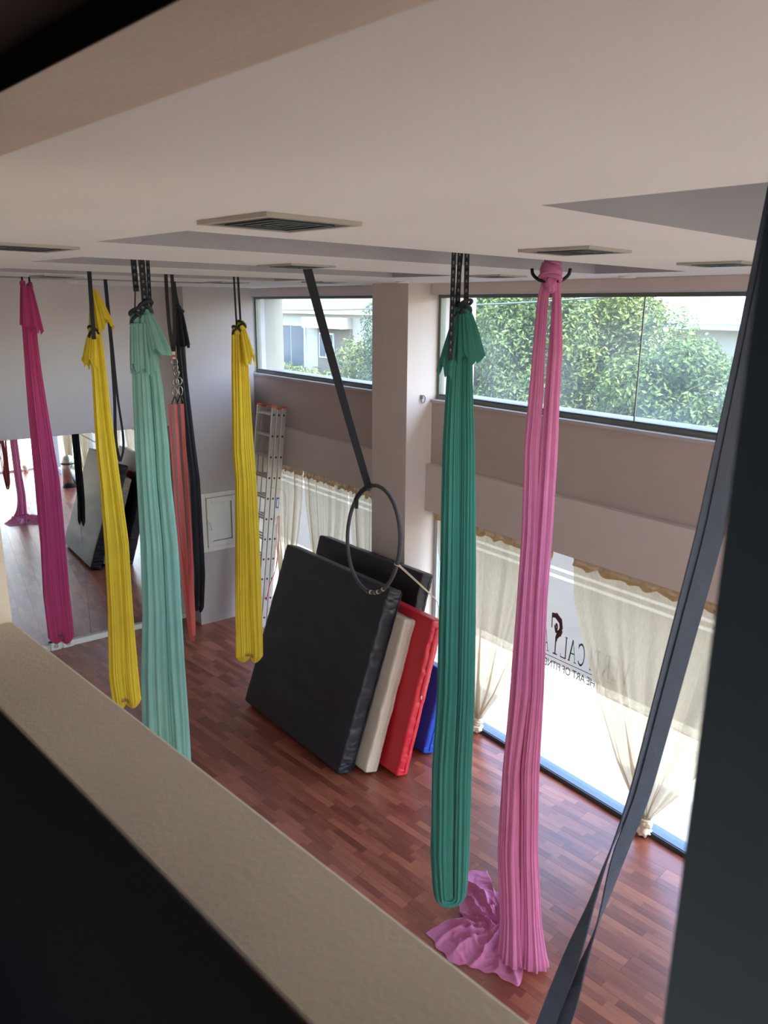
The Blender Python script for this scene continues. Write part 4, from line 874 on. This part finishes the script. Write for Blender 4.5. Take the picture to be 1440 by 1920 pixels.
for pts, zs, an, wd_ in ((LB, [4.74, 3.85, 3.313, 3.205, 3.087, 2.99, 2.894, 1.2], [0.2, 0.35, 0.75, 1.09, 1.45, 2.28, 2.75, 3.3], 0.036), (RB, [4.74, 3.85, 3.313, 3.205, 3.087, 2.99, 2.894, 1.2], [0.25, 0.2, 0.3, 0.35, 0.95, 1.33, 2.3, 3.2], 0.036)):
    p = smooth_path(pts, 120, 2); a_ = np.interp(-p[:, 2], -np.array(zs), an)
    ribbon('band', p, np.interp(-p[:, 2], [-3.8, -3.25], [wd_ * 1.25, wd_]), 0.003, np.cos(a_)[:, None] * lat_ + np.sin(a_)[:, None] * dep_, M['navy'], st)
ring('wall_ring', (0.415, 0.755, 1.19), 0.03, 0.006, (0.2, 1, 0), M['steel'], st)
# ================================================================== LADDER
ld = empty('extension_ladder', (4.6, 8.95, 0), 'three section aluminium ladder with orange end caps leaning on the ledge', 'ladder')
LZ1 = 3.03; tilt = Vector((0.35, 0, LZ1)).normalized(); lnrm = Vector((tilt.z, 0, -tilt.x))
def lpt(s, sec, y): return Vector((4.59, 0, 0.0)) + tilt * s + lnrm * (sec * 0.074) + Vector((0, y, 0))
def lbox(s0, s1, sec, n0, n1, y0, y1):
    P = []
    for s in (s0, s1):
        for n_, y in ((n0, y0), (n1, y0), (n1, y1), (n0, y1)): P.append(lpt(s, sec, y) + lnrm * n_)
    return MB().hexa(P)
for sec in (-1, 0, 1):
    b0 = 0.03 if sec == 1 else 0.06; ln = 3.04 if sec else 3.02
    for y0, y1 in ((8.735, 8.762), (9.135, 9.162)):
        bevel(lbox(b0, ln, sec, -0.032, 0.032, y0, y1).build('stile', M['alu'], ld), 0.004)
        bevel(lbox(ln, ln + 0.022, sec, -0.035, 0.035, y0 - 0.003, y1 + 0.003).build('end_cap', M['orange'], ld), 0.004)
    for k in range(11):
        s = 0.20 + 0.275 * k
        mb = lbox(s - 0.014, s + 0.014, sec, -0.014, 0.014, 8.762, 9.135); mi = [0] * 6
        e2 = lbox(s - 0.013, s + 0.013, sec, -0.013, 0.013, 8.7325, 8.762); mb.add(e2.v, e2.f); mi += [1] * 6
        mb.build('rung', [M['alu'], M['dark_end']], ld, mi=mi)
lbox(1.72, 1.86, 1, -0.02, 0.02, 8.732, 8.7335).build('sticker', M['sticker'], ld)
lbox(1.74, 1.84, 1, -0.01, 0.012, 8.7315, 8.732).build('sticker_print', M['white_tape'], ld)
lbox(1.50, 1.62, 1, -0.02, 0.02, 8.732, 8.7335).build('white_label', M['white_tape'], ld)
tube('orange_cord', smooth_path([lpt(1.62, 1, 8.72) + lnrm * 0.03, lpt(1.2, 1, 8.70) + lnrm * 0.05, lpt(0.85, 1, 8.70) + lnrm * 0.03, lpt(0.7, 0, 8.70) + lnrm * 0.03, lpt(0.45, 0, 8.71)], 24), 0.006, M['orange'], ld, k=6)
tube('string', smooth_path([lpt(2.0, -1, 8.728), lpt(1.99, 1, 8.728), lpt(1.95, 1, 8.70) + lnrm * 0.08, lpt(1.8, 1, 8.68) + lnrm * 0.10, lpt(1.62, 1, 8.68) + lnrm * 0.11], 20), 0.003, M['cord'], ld, k=5)
# ================================================================== CURTAINS
GZ = [2.24, 1.82, 1.35, 1.04, 0.57, 0.23, 0.17]; GV = [1, 0.955, 0.76, 0.60, 0.345, 0.085, 0.055]
def curtain(ya, yb, yk, x, seed, label, axis='y', n=150, rows=56):
    """voile panel gathered on a rod and tied in a knot near the floor"""
    r = np.random.RandomState(seed); P = lambda s, d, z: (x + d, s, z) if axis == 'y' else (s, x + d, z)
    rt = empty('curtain', P(yk, 0, 0.0), label, 'curtain', None)
    u = np.linspace(0, 1, n); zz = np.linspace(2.17, 0.17, rows); V = []; Fc = []
    ph = r.rand(6) * 6.28; kk = [9, 13, 19, 27, 6, 33]
    for z in zz:
        g = np.interp(-z, -np.array(GZ), GV); s = yk + (ya + (yb - ya) * u - yk) * g
        amp = 0.018 + 0.028 * (1 - g)
        d = sum(np.sin(k * u * 6.28 / 2 + p + (2.2 - z) * 0.35 * np.sin(p * 3)) * w for k, p, w in zip(kk, ph, (0.5, 0.5, 0.4, 0.25, 0.4, 0.15))) * amp
        s = s + 0.016 * g * np.sin(kk[1] * u * 6.28 / 2 + ph[1] + 1.2) 
        if z < 0.6: d = d * min(1, (0.25 + z / 0.6))
        V += [P(a, b, z) for a, b in zip(s, d)]
    for i in range(rows - 1):
        for j in range(n - 1): Fc.append((i * n + j, i * n + j + 1, (i + 1) * n + j + 1, (i + 1) * n + j))
    obj('voile', V, Fc, M['curtain'], rt, smooth=True)
    V = []; Fc = []; rw = 7
    for i in range(rw):
        for j in range(n):
            t = u[j]; dip = 0.022 * abs(math.sin(t * 6.28 * 3.1 + ph[2])) + 0.012 * math.sin(t * 6.28 * 9 + ph[3])
            z = 2.235 - (0.075 + dip) * i / (rw - 1)
            d = 0.014 * math.sin(t * 6.28 * 13 + ph[0]) + 0.016 * math.sin(math.pi * i / (rw - 1)) - 0.02
            V.append(P(ya + (yb - ya) * t, d if axis == 'y' else -d, z))
    for i in range(rw - 1):
        for j in range(n - 1): Fc.append((i * n + j, i * n + j + 1, (i + 1) * n + j + 1, (i + 1) * n + j))
    obj('heading_frill', V, Fc, M['frill'], rt, smooth=True)
    blob('knot', P(yk, 0, 0.135), (0.055, 0.06, 0.05), M['knot'], rt, seed, 0.4, freq=3.5)
    ring('tie', P(yk, 0, 0.165), 0.045, 0.012, (0.1, 0.1, 1), M['knot'], rt)
    blob('knot_tail', P(yk + 0.015, 0, 0.06), (0.065, 0.07, 0.052), M['knot'], rt, seed + 5, 0.45, freq=3.2)
    return rt
CX = 5.14
curtain(5.86, 4.27, 5.12, CX, 1, 'sheer cream curtain knotted at the bottom, beside the pillar behind the green hammock')
curtain(4.04, 2.25, 3.10, CX, 2, 'sheer cream curtain knotted at the bottom, hanging over the shop lettering')
curtain(2.1, 0.75, 1.5, CX, 3, 'sheer cream curtain near the steel bin, knotted at the bottom')
curtain(9.6, 8.50, 9.05, CX, 4, 'sheer cream curtain hanging behind the ladder')
curtain(8.50, 7.46, 8.0, CX, 5, 'sheer cream curtain in the middle of the bay behind the black mats')
curtain(7.46, 6.62, 7.05, CX, 6, 'narrow sheer cream curtain behind the hoop, next to the pillar')
curtain(0.55, -0.6, 0.0, CX, 7, 'sheer cream curtain behind the steel bin')
curtain(4.95, 3.75, 4.5, Y0 + 0.09, 8, 'sheer knotted curtain on the front window, seen in the mirror', axis='x')
rt = empty('curtain', (3.0, Y0 + 0.09, 0), 'sheer cream curtain hanging loose to the floor on the front window', 'curtain')
V = []; Fc = []; n = 110
for i in range(12):
    for j in range(n):
        t = j / (n - 1); V.append((2.3 + 1.4 * t, Y0 + 0.09 + 0.03 * math.sin(t * 60) + 0.015 * math.sin(t * 23 + i * 0.2), 2.235 - 2.225 * i / 11))
for i in range(11):
    for j in range(n - 1): Fc.append((i * n + j, i * n + j + 1, (i + 1) * n + j + 1, (i + 1) * n + j))
obj('voile', V, Fc, M['curtain'], rt, smooth=True)
# ================================================================== MIRROR, SOCKETS, HATCH
mr = empty('wall_mirror', (2, 9.845, 0.078), 'wide wall mirror of tall panes above the white skirting trunk', 'mirror')
xs = [-0.9, 0.35, 1.45, 2.63, 3.885]; tops = [2.74, 2.742, 2.742, 2.745, 2.735]
for i in range(4):
    MB().box(xs[i] + 0.0015, xs[i + 1] - 0.0015, 9.836, 9.848, 0.078, tops[i]).build('pane', M['mirror'], mr)
for x in (1.9, 2.25, 2.9, 3.4): MB().box(x - 0.012, x + 0.012, 9.832, 9.848, 2.733, 2.755).build('clip', M['chrome'], mr)
for i, x in enumerate((2.17, 2.32)):
    sk = empty('wall_socket', (x, 9.78, 0.0), 'white power socket on the skirting trunk below the magenta hammock', 'socket', 'sockets on the trunk')
    bevel(MB().box(x - 0.062, x + 0.062, 9.775, 9.80, -0.0 + 0.002, 0.102).build('plate', M['white_pvc'], sk), 0.006)
    ring('socket_ring', (x, 9.774, 0.055), 0.022, 0.004, (0, 1, 0), M['grey_gap'], sk)
    MB().box(x - 0.01, x + 0.01, 9.7735, 9.7755, 0.05, 0.06).build('socket_hole', M['grey_gap'], sk)
ht = empty('service_hatch', (4.32, 9.42, 1.04), 'white framed service hatch with a lever handle in the boxed wall', 'hatch')
fy = 9.433; hx0, hx1, hz0, hz1 = 4.09, 4.66, 1.045, 1.86
bevel(MB().box(hx0, hx0 + 0.06, fy - 0.03, fy, hz0, hz1).box(hx1 - 0.06, hx1, fy - 0.03, fy, hz0, hz1).box(hx0 + 0.06, hx1 - 0.06, fy - 0.03, fy, hz0, hz0 + 0.06).box(hx0 + 0.06, hx1 - 0.06, fy - 0.03, fy, hz1 - 0.06, hz1).build('frame', M['white_pvc'], ht), 0.004)
MB().box(hx0 + 0.055, hx1 - 0.055, fy - 0.012, fy - 0.002, hz0 + 0.055, hz1 - 0.055).build('rebate', M['grey_gap'], ht)
sx0, sx1, sz0, sz1 = hx0 + 0.068, hx1 - 0.062, hz0 + 0.062, hz1 - 0.066
ds = bevel(MB().box(sx0, sx0 + 0.075, fy - 0.038, fy - 0.01, sz0, sz1).box(sx1 - 0.075, sx1, fy - 0.038, fy - 0.01, sz0, sz1).box(sx0 + 0.075, sx1 - 0.075, fy - 0.038, fy - 0.01, sz0, sz0 + 0.075).box(sx0 + 0.075, sx1 - 0.075, fy - 0.038, fy - 0.01, sz1 - 0.075, sz1).build('door', M['white_pvc'], ht), 0.004)
MB().box(sx0 + 0.075, sx1 - 0.075, fy - 0.018, fy - 0.012, sz0 + 0.075, sz1 - 0.075).build('gasket', M['grey_gap'], ds)
MB().box(sx0 + 0.077, sx1 - 0.087, fy - 0.028, fy - 0.014, sz0 + 0.087, sz1 - 0.077).build('panel', M['white_pvc'], ds)
bevel(MB().box(sx0 - 0.004, sx0 + 0.022, fy - 0.052, fy - 0.036, 1.41, 1.50).build('handle_plate', M['white_pvc'], ds), 0.004)
tube('handle', smooth_path([(sx0 + 0.01, fy - 0.045, 1.47), (sx0 + 0.012, fy - 0.08, 1.47), (sx0 + 0.035, fy - 0.082, 1.45), (sx0 + 0.04, fy - 0.08, 1.36)], 12), 0.009, M['white_pvc'], ds, k=8)
# ================================================================== HOOK, BIN, VENTS, SPOTS
hk = empty('wall_hook', (4.988, 5.945, 3.38), 'steel eye plate with an open snap link on the pillar', 'hook')
bevel(MB().box(4.972, 5.004, 5.938, 5.95, 3.405, 3.45).build('plate', M['steel'], hk), 0.003)
ring('snap_link', (4.995, 5.928, 3.405), 0.026, 0.006, (0.35, 1, 0.1), M['steel'], hk, sx=0.75, sy=1.5)
bn = empty('pedal_bin', (5.0, 0.5, 0), 'brushed steel dome lidded bin standing near the window', 'bin')
def lathe(name, c, prof, m, parent, k=40):
    V = [(c[0] + r_ * math.cos(2 * math.pi * i / k), c[1] + r_ * math.sin(2 * math.pi * i / k), z) for r_, z in prof for i in range(k)]; n_ = len(prof)
    Fc = [(a * k + i, a * k + (i + 1) % k, (a + 1) * k + (i + 1) % k, (a + 1) * k + i) for a in range(n_ - 1) for i in range(k)] + [tuple(range(k))[::-1], tuple(range((n_ - 1) * k, n_ * k))]
    return obj(name, V, Fc, m, parent, smooth=True)
bc = (4.97, 0.5); lathe('base', bc, [(0.168, 0.0), (0.17, 0.03), (0.165, 0.035)], M['black_metal'], bn); lathe('body', bc, [(0.16, 0.035), (0.16, 0.56), (0.158, 0.565)], M['chrome'], bn)
lathe('rim', bc, [(0.163, 0.565), (0.165, 0.575), (0.163, 0.59)], M['black_metal'], bn); lathe('lid', bc, [(0.16 * math.cos(t), 0.59 + 0.2 * math.sin(t)) for t in np.linspace(0, 1.5, 10)], M['chrome'], bn)
def vent_parts():
    s = 0.158; f = 0.022; z = CEIL
    out = []
    fr = MB()
    for a0, a1, b0, b1 in ((-s, s, -s, -s + f), (-s, s, s - f, s), (-s, -s + f, -s + f, s - f), (s - f, s, -s + f, s - f)):
        p = [A2R(a0, b0), A2R(a1, b0), A2R(a1, b1), A2R(a0, b1)]; fr.prism(p, z - 0.011, z - 0.0005)
    out.append(('frame', fr, 'vent_frame'))
    pl = MB().prism([A2R(*q) for q in ((-s + f, -s + f), (s - f, -s + f), (s - f, s - f), (-s + f, s - f))], z - 0.0095, z - 0.0006); out.append(('back_plate', pl, 'vent_dark'))
    for k, (r0, zz) in enumerate(((0.105, 0.0125), (0.07, 0.0122), (0.035, 0.0120))):
        sl = MB()
        for a0, a1, b0, b1 in ((-r0, r0, -r0, -r0 + .012), (-r0, r0, r0 - .012, r0), (-r0, -r0 + .012, -r0 + .012, r0 - .012), (r0 - .012, r0, -r0 + .012, r0 - .012)):
            sl.prism([A2R(a0, b0), A2R(a1, b0), A2R(a1, b1), A2R(a0, b1)], z - zz, z - zz + 0.005)
        out.append(('louvre', sl, 'vent_dark'))
    return out
VENTS = [((1.345, 1.77), 'square ceiling air vent with a dark centre, before the long recess over the room'), ((2.76, 1.74), 'square ceiling air vent near the top of the pink silk'), ((4.0, 1.68), 'square ceiling air vent nearest the long window'),
         ((2.83, 3.58), 'square ceiling air vent at the top of the hoop strap'), ((4.9, 5.77), 'square ceiling air vent beside the pillar top'), ((1.24, 3.30), 'square ceiling air vent over the magenta hammock side of the room'),
         ((4.62, 3.55), 'square ceiling air vent behind the green hammock straps'), ((2.67, 6.48), 'square ceiling air vent close to the mirror wall'), ((4.43, 6.70), 'square ceiling air vent over the yellow hammock by the hatch')]
proto = None
for (ax, ay), lab in VENTS:
    c = A2R(ax, ay); rt = empty('air_vent', (c[0], c[1], CEIL), lab, 'vent', 'ceiling air vents')
    if proto is None:
        proto = []
        for nm, mb, mk in vent_parts():
            mb.v = [(a + c[0], b + c[1], z) for a, b, z in mb.v]; proto.append(mb.build(nm, M[mk], rt))
    else:
        for o in proto: copy_of(o, (0, 0, 0), rt)
for i, (ax, ay) in enumerate(((5.2, 2.84), (5.25, 5.1), (3.44, 8.0))):
    c = A2R(ax, ay); sp_ = empty('downlight', (c[0], c[1], CEIL), 'small round white downlight flush in the ceiling by the walls', 'light', 'small downlights')
    lathe('ring', c, [(0.06, CEIL - 0.0005), (0.06, CEIL - 0.012), (0.045, CEIL - 0.014)], M['lamp_white'], sp_, 24); lathe('lens', c, [(0.043, CEIL - 0.003), (0.043, CEIL - 0.009), (0.02, CEIL - 0.010)], M['frame_white'], sp_, 20)
# ================================================================== LETTERING ON THE SHOP GLASS (reads from the street)
lt = empty('window_lettering', (5.247, 4.0, 1.03), 'dark shop name lettering with a pole dancer figure on the shop glass', 'lettering')
LX = 5.2472
def strokes(name, polys, y, z, w, h_, m):
    mb = MB()
    for P in polys:
        n_ = len(P); V = [(LX, y + a * w, z + b * h_) for a, b in P] + [(LX + 0.0012, y + a * w, z + b * h_) for a, b in P]
        mb.add(V, [list(range(n_)), list(range(2 * n_ - 1, n_ - 1, -1))] + [(i, (i + 1) % n_, n_ + (i + 1) % n_, n_ + i) for i in range(n_)])
    return mb.build(name, m, lt)
def bar(x0, y0, x1, y1, w0): 
    dx, dy = x1 - x0, y1 - y0; L_ = math.hypot(dx, dy); nx, ny = -dy / L_ * w0 / 2, dx / L_ * w0 / 2
    return [(x0 - nx, y0 - ny), (x1 - nx, y1 - ny), (x1 + nx, y1 + ny), (x0 + nx, y0 + ny)]
def arc(cx, cz, rx, rz, a0, a1, w0, n_=12):
    return [[(cx + (rx + s * w0 / 2) * math.cos(t), cz + (rz + s * w0 / 2) * math.sin(t)) for s, t in ((-1, t0), (1, t0), (1, t1), (-1, t1))] for t0, t1 in zip(np.linspace(a0, a1, n_)[:-1], np.linspace(a0, a1, n_)[1:])]
TK, TN, SF = 0.13, 0.055, 0.035
sf = lambda x, z, w=0.3: bar(x - w / 2, z, x + w / 2, z, SF)
GL = {'V': [bar(0.12, 0.98, 0.5, 0.02, TK), bar(0.88, 0.98, 0.5, 0.02, TN), sf(0.12, 0.98), sf(0.88, 0.98)],
      'E': [bar(0.25, 0, 0.25, 1, TK), bar(0.2, 0.98, 0.85, 0.98, TN), bar(0.2, 0.52, 0.7, 0.52, TN), bar(0.2, 0.02, 0.88, 0.02, TN), bar(0.85, 1, 0.85, 0.85, TN), bar(0.88, 0, 0.88, 0.15, TN)],
      'R': [bar(0.22, 0, 0.22, 1, TK), sf(0.22, 0.02), sf(0.2, 0.98), bar(0.45, 0.5, 0.9, 0.0, TK)] + arc(0.4, 0.74, 0.32, 0.24, -1.57, 1.57, TN),
      'T': [bar(0.5, 0, 0.5, 1, TK), bar(0.08, 0.97, 0.92, 0.97, TN), sf(0.5, 0.02), bar(0.1, 0.99, 0.1, 0.83, TN), bar(0.9, 0.99, 0.9, 0.83, TN)],
      'I': [bar(0.5, 0, 0.5, 1, TK), sf(0.5, 0.02), sf(0.5, 0.98)],
      'C': arc(0.55, 0.5, 0.4, 0.47, 0.75, 5.55, 0.09, 18) + [bar(0.86, 0.96, 0.86, 0.72, TN)],
      'A': [bar(0.12, 0.02, 0.5, 1.0, TN), bar(0.88, 0.02, 0.5, 1.0, TK), bar(0.28, 0.38, 0.74, 0.38, TN), sf(0.12, 0.02), sf(0.88, 0.02)],
      'L': [bar(0.25, 0, 0.25, 1, TK), sf(0.25, 0.98), bar(0.2, 0.02, 0.85, 0.02, TN), bar(0.85, 0, 0.85, 0.18, TN)]}
for ch, y in (('V', 3.455), ('E', 3.555), ('R', 3.645), ('T', 3.735), ('I', 3.815), ('C', 3.915), ('A', 4.015), ('L', 4.115), ('A', 4.335)):
    strokes('letter', GL[ch], y, 1.19, 0.092 if ch != 'I' else 0.08, 0.215, M['letter'])
# figure bending round the pole of the I
fy0 = 4.255
fig = [bar(0.5, 0.0, 0.5, 0.42, 0.10), sf(0.5, 0.02, 0.4), bar(0.50, 0.40, 0.36, 0.60, 0.18), bar(0.36, 0.56, 0.18, 0.66, 0.22), bar(0.20, 0.62, 0.04, 0.78, 0.27), bar(0.06, 0.72, 0.20, 0.98, 0.26), bar(0.14, 0.94, 0.62, 1.07, 0.18), bar(0.58, 1.06, 0.98, 1.04, 0.13), bar(0.96, 1.08, 0.93, 0.70, 0.08), bar(0.30, 0.66, 0.60, 0.62, 0.07), bar(0.60, 0.64, 0.72, 0.80, 0.05)] + arc(0.52, 0.76, 0.09, 0.06, 0, 6.28, 0.10, 14)
strokes('dancer_figure', fig, fy0 - 0.06, 1.19, 0.13, 0.36, M['letter'])
MB().box(LX, LX + 0.0012, 3.56, 4.50, 1.152, 1.159).build('underline', M['redline'], lt)
cu = bpy.data.curves.new('tagline', 'FONT'); cu.body = 'THE ART OF FITNESS'; cu.size = 0.105; cu.space_character = 0.94; cu.extrude = 0.0006
to = bpy.data.objects.new('tagline_curve', cu); COL.objects.link(to)
bpy.context.view_layer.update()
me = bpy.data.meshes.new_from_object(to.evaluated_get(bpy.context.evaluated_depsgraph_get())); bpy.data.objects.remove(to)
tx = [v.co.x for v in me.vertices]; sc_ = 0.70 / (max(tx) - min(tx))
Vt = [(LX + v.co.z, 3.745 + (v.co.x - min(tx)) * sc_, 1.045 + v.co.y * 1.05) for v in me.vertices]
obj('tagline', Vt, [tuple(p.vertices) for p in me.polygons], M['letter2'], lt)
